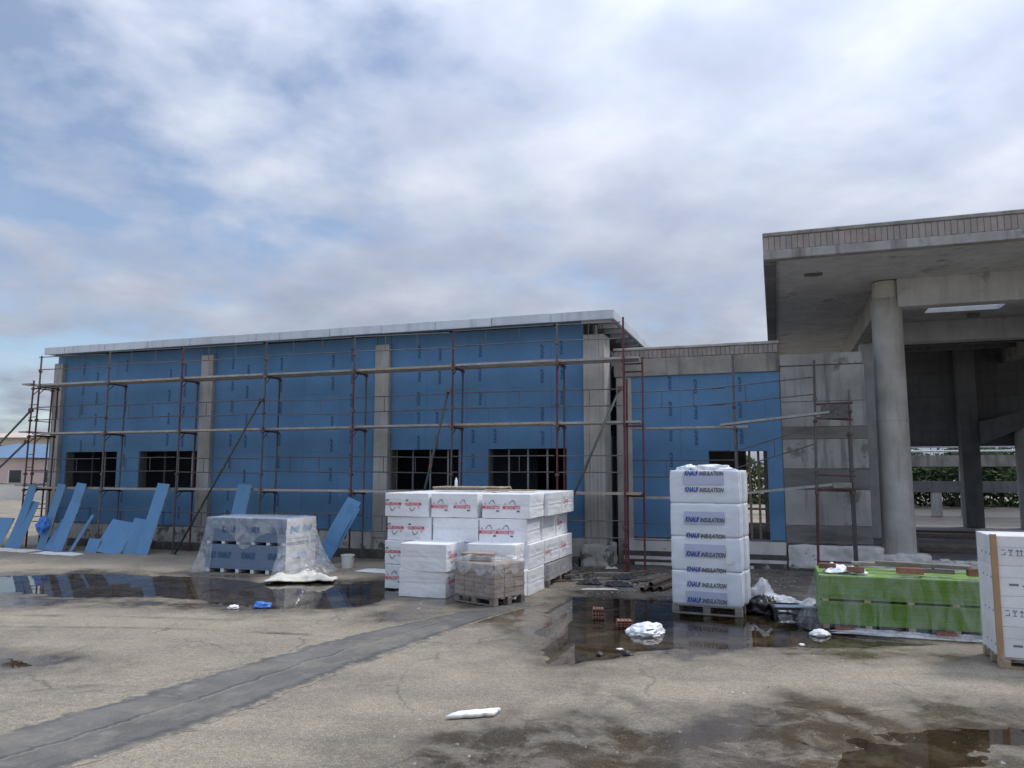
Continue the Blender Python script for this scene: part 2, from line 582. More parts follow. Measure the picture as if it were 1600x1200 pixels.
WETS = [
    # broad damp area in the right foreground, damp shores and the damp way between the puddles
    [(-1.25, 7.6), (-0.36, 8.0), (0.62, 7.95), (1.25, 7.75), (1.95, 8.25), (2.9, 8.6), (3.9, 8.2), (5.6, 8.0), (5.6, 5.0), (-1.4, 5.0)],
    [(0.2, 9.3), (1.1, 9.6), (1.6, 10.4), (0.9, 11.6), (0.0, 11.2)],
    [(-2.4, 12.4), (0.2, 12.2), (0.9, 14.2), (0.4, 15.4), (-2.6, 14.6)],
    [(1.0, 10.6), (6.6, 10.7), (9.5, 10.6), (9.5, 9.9), (5.5, 9.9), (2.5, 10.2)],
    [(-10.5, 13.9), (-6.2, 13.6), (-4.5, 13.2), (-4.5, 14.3), (-6.5, 15.0), (-10.5, 15.2)],
    [(-7.6, 9.0), (-5.9, 9.1), (-5.2, 9.8), (-5.6, 10.5), (-7.6, 10.7)],
]
MUD = [[(0.81, 19.9), (2.63, 20.6), (8.21, 20.3), (9.66, 19.09), (7.0, 12.3), (4.39, 11.6), (1.76, 12.0), (0.9, 13.2), (1.0, 15.0)]]


TRACKS = [([(0.95, 9.2), (0.72, 8.0), (0.50, 6.2)], 0.06), ([(1.15, 8.7), (1.45, 7.9), (1.8, 7.1), (2.0, 6.3)], 0.09), ([(2.9, 9.0), (3.2, 8.2), (3.1, 7.2), (2.7, 6.2)], 0.10), ([(0.7, 8.1), (1.2, 7.9), (1.9, 7.95)], 0.07), ([(-0.6, 6.9), (0.4, 7.0), (1.2, 6.6)], 0.12), ([(-7.5, 8.2), (-5.4, 8.6), (-4.6, 8.9)], 0.05), ([(-8, 12.2), (-5.2, 12.0), (-3.0, 11.6)], 0.04), ([(-9, 13.2), (-6, 12.9), (-3.6, 12.6)], 0.05)]


def ground_fields(x, y):
    wob = 0.22 * fbm(x * 1.3, y * 1.3, 2) + 0.10 * fbm(x * 5, y * 5, 1)
    h = 0.016 + 0.012 * fbm(x * 0.5, y * 0.5, 0) + 0.004 * fbm(x * 3, y * 3, 3)
    wet = np.zeros(x.shape)
    for nm, p in PUDDLES:
        s = sdist(x, y, p) + wob
        k = np.clip((s + 0.25) / 1.0, 0, 1)
        h -= ((0.021 if nm == 'front' else 0.052) + 0.02 * fbm(x * 1.6, y * 2.2, 4) + 0.008 * fbm(x * 7, y * 7, 2)) * k * k * (3 - 2 * k)
        wet = np.maximum(wet, np.clip((s + 0.9 + 2.5 * wob) / 1.0, 0, 1) * 0.85)
    for p in WETS:
        s = sdist(x, y, p) + 2.2 * wob
        wet = np.maximum(wet, np.clip((s + 0.3) / 0.8, 0, 1) * np.clip(1.05 + 0.9 * fbm(x * 0.8, y * 1.3, 1), 0.3, 1))
    mud = np.zeros(x.shape)
    for p in MUD:
        s = sdist(x, y, p) + 1.5 * wob
        mud = np.maximum(mud, np.clip((s + 0.4) / 1.0, 0, 1))
    trk = np.zeros(x.shape)
    for pl, wd_ in TRACKS:
        for (p, q) in zip(pl[:-1], pl[1:]):
            ex, ey = q[0] - p[0], q[1] - p[1]
            t = np.clip(((x - p[0]) * ex + (y - p[1]) * ey) / (ex * ex + ey * ey), 0, 1)
            d = np.hypot(x - p[0] - t * ex, y - p[1] - t * ey) + 0.06 * fbm(x * 3, y * 3, 5)
            trk = np.maximum(trk, np.clip(1.5 - d / wd_, 0, 1) * np.clip(0.6 + 1.3 * fbm(x * 1.7, y * 1.7, 2), 0, 1))
    h = h - 0.006 * trk
    return h, np.maximum(wet, 0.8 * trk), mud


def ground_h(x, y):
    h, _, _ = ground_fields(np.array([float(x)]), np.array([float(y)]))
    return float(h[0])


def axis(lo, hi, step, far_lo, far_hi):
    a = list(np.arange(lo, hi, step))
    s, v = step, hi
    while v < far_hi:
        a.append(v)
        s *= 1.22
        v += s
    a.append(far_hi)
    s, v, b = step, lo, []
    while True:
        s *= 1.22
        v -= s
        if v < far_lo:
            break
        b.append(v)
    return np.array([far_lo] + b[::-1] + a)


gx = axis(-11.5, 9.5, 0.06, -900, 900)
gy = axis(5.0, 19.5, 0.06, -60, 1600)
X, Y = np.meshgrid(gx, gy)
gh, gw, gm = ground_fields(X.ravel(), Y.ravel())
nxg, nyg = len(gx), len(gy)
co = np.stack([X.ravel(), Y.ravel(), gh], 1)
idx = np.arange(nxg * nyg).reshape(nyg, nxg)
quads = np.stack([idx[:-1, :-1], idx[:-1, 1:], idx[1:, 1:], idx[1:, :-1]], -1).reshape(-1, 4)
gme = bpy.data.meshes.new('ground')
gme.vertices.add(len(co))
gme.vertices.foreach_set('co', co.ravel())
gme.loops.add(quads.size)
gme.loops.foreach_set('vertex_index', quads.ravel())
gme.polygons.add(len(quads))
gme.polygons.foreach_set('loop_start', np.arange(0, quads.size, 4))
gme.polygons.foreach_set('use_smooth', np.ones(len(quads), bool))
gme.update(calc_edges=True)
for nm, arr in (('wet', gw), ('mud', gm)):
    at = gme.attributes.new(nm, 'FLOAT', 'POINT')
    at.data.foreach_set('value', arr.astype(np.float32))


def ground_material(name, asphalt=False):
    m = bpy.data.materials.new(name)
    n, l, out = nodes_of(m)
    geo = n.new('ShaderNodeNewGeometry')

    def noise(sc, det=4, ro=0.6, dist=0.0, mscale=None):
        t = n.new('ShaderNodeTexNoise')
        t.inputs['Scale'].default_value = sc
        t.inputs['Detail'].default_value = det
        t.inputs['Roughness'].default_value = ro
        t.inputs['Distortion'].default_value = dist
        if mscale:
            mp = n.new('ShaderNodeMapping')
            mp.inputs['Scale'].default_value = mscale
            mp.inputs['Rotation'].default_value = (0, 0, R(20))
            l.new(geo.outputs['Position'], mp.inputs[0])
            l.new(mp.outputs[0], t.inputs['Vector'])
        else:
            l.new(geo.outputs['Position'], t.inputs['Vector'])
        return t.outputs['Fac']

    def ramp(fac, stops):
        t = n.new('ShaderNodeValToRGB')
        e = t.color_ramp.elements
        while len(e) < len(stops):
            e.new(0.5)
        for i, (q, c) in enumerate(stops):
            e[i].position = q
            e[i].color = (*c, 1) if isinstance(c, tuple) else (c, c, c, 1)
        l.new(fac, t.inputs[0])
        return t.outputs[0]

    def mix(fac, a, b, mode='MIX'):
        t = n.new('ShaderNodeMix')
        t.data_type = 'RGBA'
        t.blend_type = mode
        if isinstance(fac, (int, float)):
            t.inputs['Factor'].default_value = fac
        else:
            l.new(fac, t.inputs['Factor'])
        for s, v in (('A', a), ('B', b)):
            if isinstance(v, tuple):
                t.inputs[s].default_value = (*v, 1)
            else:
                l.new(v, t.inputs[s])
        return t.outputs['Result']

    def math_(op, a, b):
        t = n.new('ShaderNodeMath')
        t.operation = op
        for i, v in enumerate((a, b)):
            if isinstance(v, (int, float)):
                t.inputs[i].default_value = v
            else:
                l.new(v, t.inputs[i])
        return t.outputs[0]

    if asphalt:
        c = ramp(noise(1.3), [(0.3, (0.098, 0.096, 0.09)), (0.7, (0.16, 0.156, 0.145))])
        c = mix(ramp(noise(70, 4, 0.7), [(0.55, 0.0), (0.72, 0.5)]), c, (0.26, 0.25, 0.235))
        c = mix(ramp(noise(2.4, 4, 0.7, 0.5), [(0.54, 0.0), (0.70, 0.6)]), c, (0.25, 0.235, 0.205))
        ac = n.new('ShaderNodeAttribute')
        ac.attribute_name = 'across'
        wv = math_('ADD', ac.outputs['Fac'], math_('MULTIPLY', math_('SUBTRACT', noise(1.6, 3), 0.5), 0.05))
        lines = ramp(wv, [(0.10, 0.45), (0.16, 0.0), (0.47, 0.0), (0.495, 0.9), (0.51, 0.0), (0.72, 0.0), (0.735, 0.35), (0.75, 0.0), (0.84, 0.0), (0.90, 0.7), (0.94, 0.3)])
        c = mix(lines, c, (0.05, 0.05, 0.05))
        ev = math_('ADD', ac.outputs['Fac'], math_('MULTIPLY', math_('SUBTRACT', noise(7, 4, 0.7), 0.5), 0.30))
        c = mix(ramp(ev, [(0.02, 1.0), (0.09, 0.0), (0.93, 0.0), (1.0, 1.0)]), c, ramp(noise(16, 3, 0.75), [(0.3, (0.20, 0.172, 0.135)), (0.7, (0.38, 0.33, 0.25))]))
        c = mix(ramp(noise(0.9, 5, 0.7), [(0.5, 0.0), (0.68, 0.65)]), c, (0.25, 0.225, 0.18))
        c = mix(ramp(wv, [(0.51, 0.0), (0.525, 0.5), (0.545, 0.0)]), c, (0.26, 0.25, 0.23))
    else:
        c = ramp(noise(0.5), [(0.34, (0.175, 0.148, 0.114)), (0.62, (0.335, 0.284, 0.208))])
        c = mix(ramp(noise(16, 3, 0.75), [(0.38, 0.0), (0.66, 0.5)]), c, (0.43, 0.37, 0.28))
        c = mix(ramp(noise(1.0, 5, 0.65, 0.6, (0.5, 2.2, 1)), [(0.5, 0.0), (0.7, 0.55)]), c, (0.155, 0.138, 0.118))
        c = mix(ramp(noise(45, 2, 0.75), [(0.44, 0.0), (0.60, 0.6)]), c, (0.13, 0.115, 0.098))
        c = mix(ramp(noise(85, 2, 0.7), [(0.58, 0.0), (0.66, 0.8)]), c, (0.55, 0.52, 0.45))
        c = mix(ramp(noise(0.8, 5, 0.7, 1.6, (1, 3.0, 1)), [(0.485, 0.0), (0.50, 0.35), (0.515, 0.0)]), c, (0.12, 0.10, 0.085))
    if not asphalt:
        wp = n.new('ShaderNodeVectorMath')
        wp.operation = 'MULTIPLY_ADD'
        nzc = n.new('ShaderNodeTexNoise')
        nzc.inputs['Scale'].default_value = 1.4
        nzc.inputs['Detail'].default_value = 3
        l.new(geo.outputs['Position'], nzc.inputs['Vector'])
        l.new(nzc.outputs['Color'], wp.inputs[0])
        wp.inputs[1].default_value = (0.9, 0.9, 0.0)
        l.new(geo.outputs['Position'], wp.inputs[2])
        vo = n.new('ShaderNodeTexVoronoi')
        vo.feature = 'DISTANCE_TO_EDGE'
        vo.inputs['Scale'].default_value = 0.42
        l.new(wp.outputs[0], vo.inputs['Vector'])
        cr = ramp(vo.outputs['Distance'], [(0.0, 0.5), (0.005, 0.35), (0.012, 0.0)])
        c = mix(math_('MULTIPLY', cr, ramp(noise(0.6, 3), [(0.46, 0.0), (0.56, 1.0)])), c, (0.06, 0.052, 0.045))
    wa = n.new('ShaderNodeAttribute')
    wa.attribute_name = 'wet'
    ma = n.new('ShaderNodeAttribute')
    ma.attribute_name = 'mud'
    mudm = math_('MULTIPLY', ma.outputs['Fac'], ramp(noise(2.2, 4, 0.7), [(0.36, 0.35), (0.6, 1.0)]))
    c = mix(mudm, c, ramp(noise(9), [(0.3, (0.055, 0.05, 0.045)), (0.7, (0.13, 0.115, 0.10))]))
    wet = math_('MULTIPLY', wa.outputs['Fac'], ramp(noise(1.7, 4, 0.7, 0.4), [(0.36, 0.6), (0.54, 1.0)]))
    dark = mix(wet, (1, 1, 1), (0.27, 0.235, 0.195))
    c = mix(1.0, c, dark, 'MULTIPLY')
    p = n.new('ShaderNodeBsdfPrincipled')
    l.new(c, p.inputs['Base Color'])
    rr = n.new('ShaderNodeMapRange')
    l.new(wet, rr.inputs[0])
    rr.inputs['From Min'].default_value = 0.25
    rr.inputs['From Max'].default_value = 0.9
    rr.inputs['To Min'].default_value = 0.92
    rr.inputs['To Max'].default_value = 0.13
    l.new(rr.outputs[0], p.inputs['Roughness'])
    b1 = n.new('ShaderNodeBump')
    b1.inputs['Distance'].default_value = 0.012
    bs = math_('SUBTRACT', 0.85, math_('MULTIPLY', wet, 0.78))
    l.new(bs, b1.inputs['Strength'])
    l.new(math_('ADD', noise(55, 2, 0.7), math_('MULTIPLY', noise(9, 2, 0.6), 1.5)), b1.inputs['Height'])
    l.new(b1.outputs[0], p.inputs['Normal'])
    l.new(p.outputs[0], out.inputs[0])
    MATS[name] = m
    return m


ground_material('ground_mat')
ground_material('asphalt_mat', True)
gme.materials.append(MATS['ground_mat'])
struct(obj('ground', gme))

# water: thin clear sheet, reflecting by Fresnel, the wet ground shows through
m = bpy.data.materials.new('water')
n, l, out = nodes_of(m)
tr = n.new('ShaderNodeBsdfTransparent')
tr.inputs[0].default_value = (0.72, 0.68, 0.61, 1)
gl = n.new('ShaderNodeBsdfGlossy')
gl.inputs['Roughness'].default_value = 0.015
fr = n.new('ShaderNodeFresnel')
fr.inputs['IOR'].default_value = 1.36
geo = n.new('ShaderNodeNewGeometry')
nzn = n.new('ShaderNodeTexNoise')
nzn.inputs['Scale'].default_value = 2.5
l.new(geo.outputs['Position'], nzn.inputs['Vector'])
bp = n.new('ShaderNodeBump')
bp.inputs['Strength'].default_value = 0.012
bp.inputs['Distance'].default_value = 0.05
l.new(nzn.outputs['Fac'], bp.inputs['Height'])
l.new(bp.outputs[0], gl.inputs['Normal'])
mx = n.new('ShaderNodeMixShader')
l.new(fr.outputs[0], mx.inputs[0])
l.new(tr.outputs[0], mx.inputs[1])
l.new(gl.outputs[0], mx.inputs[2])
l.new(mx.outputs[0], out.inputs[0])
MATS['water'] = m
for nm, p in PUDDLES:
    xs, ys = [q[0] for q in p], [q[1] for q in p]
    cx, cy = sum(xs) / len(xs), sum(ys) / len(ys)
    pts = [(cx + (x - cx) * 1.06 + (0.25 if x > cx else -0.25), cy + (y - cy) * 1.06 + (0.25 if y > cy else -0.25), 0.0) for x, y in p]
    mb = MB()
    mb.add(pts, [tuple(range(len(pts)))][::1])
    me = mb.mesh('puddle', 'water')
    bm = bmesh.new()
    bm.from_mesh(me)
    bmesh.ops.triangulate(bm, faces=bm.faces[:])
    bmesh.ops.recalc_face_normals(bm, faces=bm.faces[:])
    if bm.faces[0].normal.z < 0:
        bmesh.ops.reverse_faces(bm, faces=bm.faces[:])
    bm.to_mesh(me)
    bm.free()
    o = obj('puddle', me)
    o.location = (0, 0, -0.006)
    struct(o)

# asphalt trench patch: an own sheet lying on the ground, with ragged edges
SL = [(-6.6, 4.4), (-5.35, 6.2), (-4.69, 7.35), (-4.36, 8.01), (-3.92, 8.72), (-3.38, 9.77), (-2.68, 11.07), (-1.87, 12.17), (-0.87, 13.41), (-0.2, 14.2)]
SR = [(-5.1, 4.0), (-4.0, 5.75), (-3.25, 6.95), (-2.93, 7.5), (-2.58, 8.15), (-2.02, 9.45), (-1.5, 10.55), (-0.78, 12.05), (0.08, 13.5), (0.7, 14.3)]


def along(pl, t):
    t = t * (len(pl) - 1)
    i = min(int(t), len(pl) - 2)
    f_ = t - i
    return pl[i][0] * (1 - f_) + pl[i + 1][0] * f_, pl[i][1] * (1 - f_) + pl[i + 1][1] * f_


NU, NV = 520, 30
pv = []
for i in range(NU + 1):
    t = i / NU
    L_, R_ = along(SL, t), along(SR, t)
    jl = 0.06 * nz(t * 30, 1.0) + 0.035 * nz(t * 80, 2.0) + 0.018 * nz(t * 210, 3.0)
    jr = 0.06 * nz(t * 30, 5.0) + 0.035 * nz(t * 80, 6.0) + 0.018 * nz(t * 210, 7.0)
    for k in range(NV + 1):
        s = k / NV
        s2 = jl * (1 - s) + jr * s + s
        pv.append((L_[0] + (R_[0] - L_[0]) * s2, L_[1] + (R_[1] - L_[1]) * s2))
pv = np.array(pv)
ph, pw_, pm_ = ground_fields(pv[:, 0], pv[:, 1])
sv = np.tile(np.linspace(0, 1, NV + 1), NU + 1)
edge = np.minimum(sv, 1 - sv)
seam = np.exp(-((sv - 0.52) / 0.02) ** 2) * -0.010 + np.exp(-((sv - 0.56) / 0.02) ** 2) * 0.006
# stays ~8 mm above the ground (the strip's coarser mesh must not dip under it)
pz = ph + 0.004 + 0.006 * np.clip(edge * 6, 0, 1) + seam * 0.5 + 0.003 * fbm(pv[:, 0] * 2, pv[:, 1] * 2, 2)
mb = MB()
mb.add(np.column_stack([pv, pz]).tolist(), [(i * (NV + 1) + k, i * (NV + 1) + k + 1, (i + 1) * (NV + 1) + k + 1, (i + 1) * (NV + 1) + k) for i in range(NU) for k in range(NV)])
so = mb.build('asphalt_strip', 'asphalt_mat', smooth=True)
for nm, arr in (('wet', np.maximum(pw_ * 0.5, np.clip((pv[:, 1] - 11.5) / 4, 0, 0.45))), ('mud', pm_ * 0), ('across', sv)):
    at = so.data.attributes.new(nm, 'FLOAT', 'POINT')
    at.data.foreach_set('value', arr.astype(np.float32))
struct(so)


# ------------------------------------------------------------------ buildings (a, b, z in the facade's frame)
class Local:
    """a thing laid out in facade coordinates"""

    def __init__(self, name, label, cat, a0, b0, group=None):
        self.a0, self.b0 = a0, b0
        self.root = thing(name, label, cat, W(a0, b0), -AL, group)

    def block(self, name, m, a0, a1, b0, b1, z0, z1, parent=None, rot=None):
        o = block(name, m, parent or self.root, a0 - self.a0, a1 - self.a0, b0 - self.b0, b1 - self.b0, z0, z1, rot)
        if parent is not None and parent is not self.root:
            o.matrix_parent_inverse = parent_inv(parent)
        return o

    def mb(self, name, mb, m, smooth=False, parent=None):
        o = mb.build(name, m, parent or self.root, (-self.a0, -self.b0, 0), smooth)
        if parent is not None and parent is not self.root:
            o.matrix_parent_inverse = parent_inv(parent)
        return o

    def put(self, name, me, a, b, z, rot=None, scale=None, parent=None):
        o = obj(name, me, parent or self.root, (a - self.a0, b - self.b0, z), rot, scale)
        if parent is not None and parent is not self.root:
            o.matrix_parent_inverse = parent_inv(parent)
        return o


def parent_inv(p):
    """so a sub-part keeps coordinates in the thing's frame although its parent part is scaled"""
    return p.matrix_basis.inverted() if p.parent is not None else Matrix()


def subtract(rects, hole):
    out_ = []
    h0, h1, g0, g1 = hole
    for (x0, x1, z0, z1) in rects:
        if h1 <= x0 or h0 >= x1 or g1 <= z0 or g0 >= z1:
            out_.append((x0, x1, z0, z1))
            continue
        if x0 < h0:
            out_.append((x0, h0, z0, z1))
        if x1 > h1:
            out_.append((h1, x1, z0, z1))
        cx0, cx1 = max(x0, h0), min(x1, h1)
        if z0 < g0:
            out_.append((cx0, cx1, z0, g0))
        if z1 > g1:
            out_.append((cx0, cx1, g1, z1))
    return [r for r in out_ if r[1] - r[0] > 0.03 and r[3] - r[2] > 0.03]


PRINT = text_mesh('KNAUF', 0.115, 'ink_navy', bold=0.006)


def clad(L, bay, zb, zt, b_face, holes, seed, first=1.2, rowz=(2.95, 4.6)):
    """plasterboards of 1.2 m on a bay, cut round the openings, each board an object"""
    r_ = random.Random(seed)
    x0, x1 = bay
    xs = [x0]
    x = x0 + first
    while x < x1 - 0.15:
        xs.append(x)
        x += 1.2
    xs.append(x1)
    for i in range(len(xs) - 1):
        st = (0.0 if i % 2 else -0.55)
        zs = [zb] + [z + st for z in rowz if zb + 0.3 < z + st < zt - 0.3] + [zt]
        rects = [(xs[i], xs[i + 1], zs[k], zs[k + 1]) for k in range(len(zs) - 1)]
        for h in holes:
            rects = subtract(rects, h)
        for (a0, a1, z0, z1) in rects:
            g = 0.002
            dz = r_.uniform(-0.0015, 0.0015)
            bd = L.block('blue_panel', 'blue_board', a0 + g, a1 - g, b_face + dz, b_face + 0.018 + dz, z0 + g, z1 - g)
            if a1 - a0 > 0.5:
                for am in ([a0 + 0.33 * (a1 - a0)] if i % 3 else [a0 + 0.8 * (a1 - a0)]):
                    zz = z0 + 0.15 + r_.uniform(0, 0.25)
                    while zz < z1 - 0.2:
                        L.put('print', PRINT, am + r_.uniform(-.01, .01), b_face + dz - 0.003, zz, (0, R(-90), 0), parent=bd)
                        zz += 0.66


# ---- main blue-clad building
MBd = Local('blue_clad_building', 'long single-storey building clad in blue boards with thin metal roof', 'building', -9.0, 0.0)
HOLES = [(-17.75, -15.6, 1.84, 3.0), (-14.7, -12.33, 1.84, 3.0), (-5.8, -3.73, 1.84, 2.97), (-2.88, -0.71, 1.84, 2.97)]
PIL = [(-18.35, -17.98), (-12.33, -11.88), (-6.27, -5.83)]
bays = [(-17.97, -12.34), (-11.87, -6.28), (-5.82, -0.24)]
for k, bay in enumerate(bays):
    clad(MBd, bay, 0.72, 6.2, 0.0, HOLES, 11 + k, first=(1.0, 0.8, 1.1)[k])
for a0, a1 in PIL:
    MBd.mb('concrete_pilaster', MB().box(a0, a1, -0.14, 0.5, 0.55, 5.95, bev=0.012), 'concrete_light')
corner = MBd.mb('corner_column', MB().box(-0.23, 0.33, -0.14, 0.6, 0.5, 5.9, bev=0.02), 'concrete_column')
st = MB()
for k in range(5):
    st.tube((-0.15 + k * 0.1, 0.0 + 0.12 * (k % 2), 5.88), (-0.15 + k * 0.1 + 0.01, 0.02 + 0.12 * (k % 2), 6.15), 0.012)
MBd.mb('starter_bar', st, 'pipe_rust', parent=corner)
MBd.mb('steel_post', MB().tube((0.02, 0.25, 5.88), (0.02, 0.25, 6.2), 0.06, n=10), 'galvanised', parent=corner)
for a0, a1 in PIL:
    MBd.block('blue_panel', 'blue_board', a0 + 0.002, a1 - 0.002, 0.0, 0.018, 5.955, 6.2)
# masonry behind the boards (with the openings), inner room
back = [(-17.97, -0.24, 0.7, 6.2)]
for h in HOLES:
    back = subtract(back, h)
wm = MB()
for (a0, a1, z0, z1) in back:
    wm.box(a0, a1, 0.03, 0.28, z0, z1)
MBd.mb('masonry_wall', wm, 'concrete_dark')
rm = MB()
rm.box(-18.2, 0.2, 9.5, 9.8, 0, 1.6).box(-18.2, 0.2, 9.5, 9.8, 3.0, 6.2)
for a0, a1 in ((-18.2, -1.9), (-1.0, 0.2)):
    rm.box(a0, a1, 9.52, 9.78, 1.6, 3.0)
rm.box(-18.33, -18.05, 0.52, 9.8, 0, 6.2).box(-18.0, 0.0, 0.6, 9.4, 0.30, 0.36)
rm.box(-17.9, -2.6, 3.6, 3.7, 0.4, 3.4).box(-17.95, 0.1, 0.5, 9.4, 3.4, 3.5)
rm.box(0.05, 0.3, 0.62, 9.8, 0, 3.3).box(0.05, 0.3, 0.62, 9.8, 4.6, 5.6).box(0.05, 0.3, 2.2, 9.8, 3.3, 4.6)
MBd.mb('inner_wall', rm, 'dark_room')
# steel studs standing in the windows
for h in HOLES:
    a = h[0] + 0.3
    while a < h[1]:
        MBd.mb('wall_stud', MB().box(a, a + 0.05, 0.75, 0.80, 0.4, 3.2), 'rail_steel')
        a += 0.55
# window reveals and frames: thin light edge round the openings
for h in HOLES:
    MBd.mb('window_reveal', MB().box(h[0] + .004, h[0] + 0.028, 0.022, 0.30, h[2], h[3]).box(h[1] - 0.028, h[1] - .004, 0.022, 0.30, h[2], h[3]).box(h[0] + 0.03, h[1] - 0.03, 0.022, 0.30, h[2] + .004, h[2] + 0.03), 'concrete_dark')
# plinth
pl_ = MB().box(-18.36, 0.36, -0.10, 0.4, 0.0, 0.70)
MBd.mb('plinth', pl_, 'plinth_peeling')
MBd.mb('plinth_ledge', MB().box(-18.36, -0.35, -0.32, -0.10, 0.0, 0.24, bev=0.02), 'plinth_dark')
MBd.mb('column_footing', rough_box(-0.30, 0.45, -0.36, 0.7, 0.0, 0.58, 3.0, 0.06), 'plinth_peeling')
# roof: slab, soffit, metal fascia made of sheets
roof = MBd.mb('roof', MB().box(-18.22, 0.60, -0.52, 10.2, 6.24, 6.38), 'zinc_soffit')
J = [-18.29, -17.41, -15.74, -14.02, -12.38, -10.76, -9.16, -7.49, -5.82, -4.21, -2.58, -0.95, 0.67]
rr_ = random.Random(3)
for k in range(len(J) - 1):
    d = rr_.uniform(-0.006, 0.006)
    fm = MB().box(J[k] + 0.004, J[k + 1] - 0.004, -0.60 + d, -0.53, 6.20 + d, 6.42 + d, bev=0.006)
    fm.box(J[k] + 0.004, J[k + 1] - 0.004, -0.61 + d, -0.55, 6.185 + d, 6.20 + d)
    fm.box(J[k + 1] - 0.05, J[k + 1] - 0.004, -0.606 + d, -0.60 + d, 6.21, 6.41)
    MBd.mb('fascia_sheet', fm, 'galvanised', parent=roof)
for k in range(6):
    b0 = -0.52 + k * 1.78
    MBd.mb('fascia_sheet', MB().box(0.60, 0.67, b0 + 0.004, b0 + 1.776, 6.20, 6.42, bev=0.006), 'galvanised', parent=roof)
    MBd.mb('fascia_sheet', MB().box(-18.29, -18.225, b0 + 0.004, b0 + 1.776, 6.20, 6.42, bev=0.006), 'galvanised', parent=roof)
MBd.mb('eave_bracket', MB().box(-0.2, 0.58, -0.40, -0.34, 6.15, 6.235), 'galvanised', parent=roof)
for k in range(12):
    MBd.mb('purlin', MB().box(0.08, 0.58, 0.3 + k * 0.8, 0.38 + k * 0.8, 6.12, 6.235), 'galvanised', parent=roof)

# ---- recessed link with blue boards and doorway
LK = Local('recessed_link_building', 'lower recessed link building with blue boards, concrete ring beam and doorway', 'building', 2.7, 0.8)
DOOR = (2.79, 4.2, 0.7, 2.88)
clad(LK, (0.86, 4.558), 0.70, 4.86, 0.8, [DOOR], 41, first=1.25, rowz=(2.9,))
wm = MB()
for (a0, a1, z0, z1) in subtract([(0.9, 4.7, 0.66, 4.86)], DOOR):
    wm.box(a0, a1, 0.825, 1.05, z0, z1)
LK.mb('masonry_wall', wm, 'concrete_dark')
LK.mb('end_column', MB().box(0.44, 0.855, 0.78, 1.3, 0.0, 4.86, bev=0.015), 'concrete_light')
LK.mb('ring_beam', MB().box(0.40, 4.56, 0.74, 1.2, 4.86, 5.32, bev=0.01), 'concrete_beam')
LK.mb('mortar_bed', MB().box(0.40, 4.56, 0.80, 1.0, 5.32, 5.56), 'mortar')
bme = MB().box(-0.054, 0.054, -0.06, 0.06, -0.105, 0.105, bev=0.006).mesh('brick', 'brick_wall')
a = 0.46
while a < 4.52:
    LK.put('brick', bme, a, 0.82 + rng.uniform(-.006, .006), 5.44 + rng.uniform(-.006, .004))
    a += 0.115
LK.mb('coping', MB().box(0.38, 4.57, 0.74, 1.06, 5.56, 5.63, bev=0.012), 'concrete_light')
LK.mb('roof_slab', MB().box(0.3, 4.5, 1.0, 9.8, 5.0, 5.2), 'concrete_dark')
LK.mb('plinth', MB().box(0.62, 4.56, 0.70, 1.1, 0.36, 0.66), 'membrane_white')
LK.mb('plinth_foot', MB().box(0.60, 4.58, 0.60, 1.1, 0.0, 0.36), 'plinth_dark')
LK.mb('waterproof_strip', MB().box(0.62, 4.56, 0.585, 0.60, 0.16, 0.24).box(0.9, 3.8, 0.58, 0.60, 0.02, 0.09), 'membrane_white')
rm = MB().box(0.35, 1.4, 9.5, 9.8, 0, 5).box(1.4, 5.4, 9.5, 9.8, 3.2, 5).box(2.4, 3.4, 9.5, 9.8, 0, 3.2)
rm.box(2.5, 3.35, 4.0, 4.3, 0, 4.9).box(0.4, 4.5, 1.0, 9.6, 0.5, 0.56)
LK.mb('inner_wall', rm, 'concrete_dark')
LK.mb('inner_column', MB().box(4.05, 4.4, 5.2, 5.6, 0.5, 5.0), 'concrete_light')
LK.mb('inner_column', MB().box(4.75, 5.05, 6.4, 6.8, 0.5, 5.0), 'concrete_light')
for k in range(2):
    LK.mb('steel_stud', MB().box(3.72 + k * 0.22, 3.78 + k * 0.22, 1.6, 1.66, 0.56, 4.9), 'timber')
LK.mb('inner_rail', MB().tube((3.2, 3.0, 1.35), (5.6, 3.0, 1.35), 0.03).tube((3.2, 3.0, 0.95), (5.6, 3.0, 0.95), 0.03).tube((4.4, 3.0, 0.5), (4.4, 3.0, 1.35), 0.025), 'galvanised')

# ---- grey board-marked concrete wall
GW = Local('concrete_wall', 'grey board-marked concrete wall between blue boards and round columns', 'wall', 5.5, 0.8)
GW.mb('wall_face', MB().box(4.56, 6.50, 0.79, 1.15, 0.66, 4.98, bev=0.01), 'board_formed')
GW.mb('capping_beam', MB().box(4.565, 6.46, 0.75, 1.2, 4.98, 5.26, bev=0.012), 'concrete')
z = 0.66
for hgt, m_ in ((0.42, 'board_formed'), (0.86, 'concrete'), (0.5, 'board_formed'), (0.72, 'concrete'), (0.3, 'board_formed'), (0.62, 'concrete'), (0.88, 'concrete')):
    GW.mb('pour_band', MB().box(4.575, 6.49, 0.772 + rng.uniform(-.006, .004), 0.795, z + 0.006, z + hgt - 0.006, bev=0.004), m_)
    z += hgt
GW.mb('plinth', rough_box(4.6, 6.72, 0.64, 1.2, 0.08, 0.62, 5.0, 0.05, 14), 'membrane_white')
GW.mb('plinth_foot', MB().box(4.6, 6.74, 0.58, 1.2, 0.0, 0.08), 'plinth_dark')

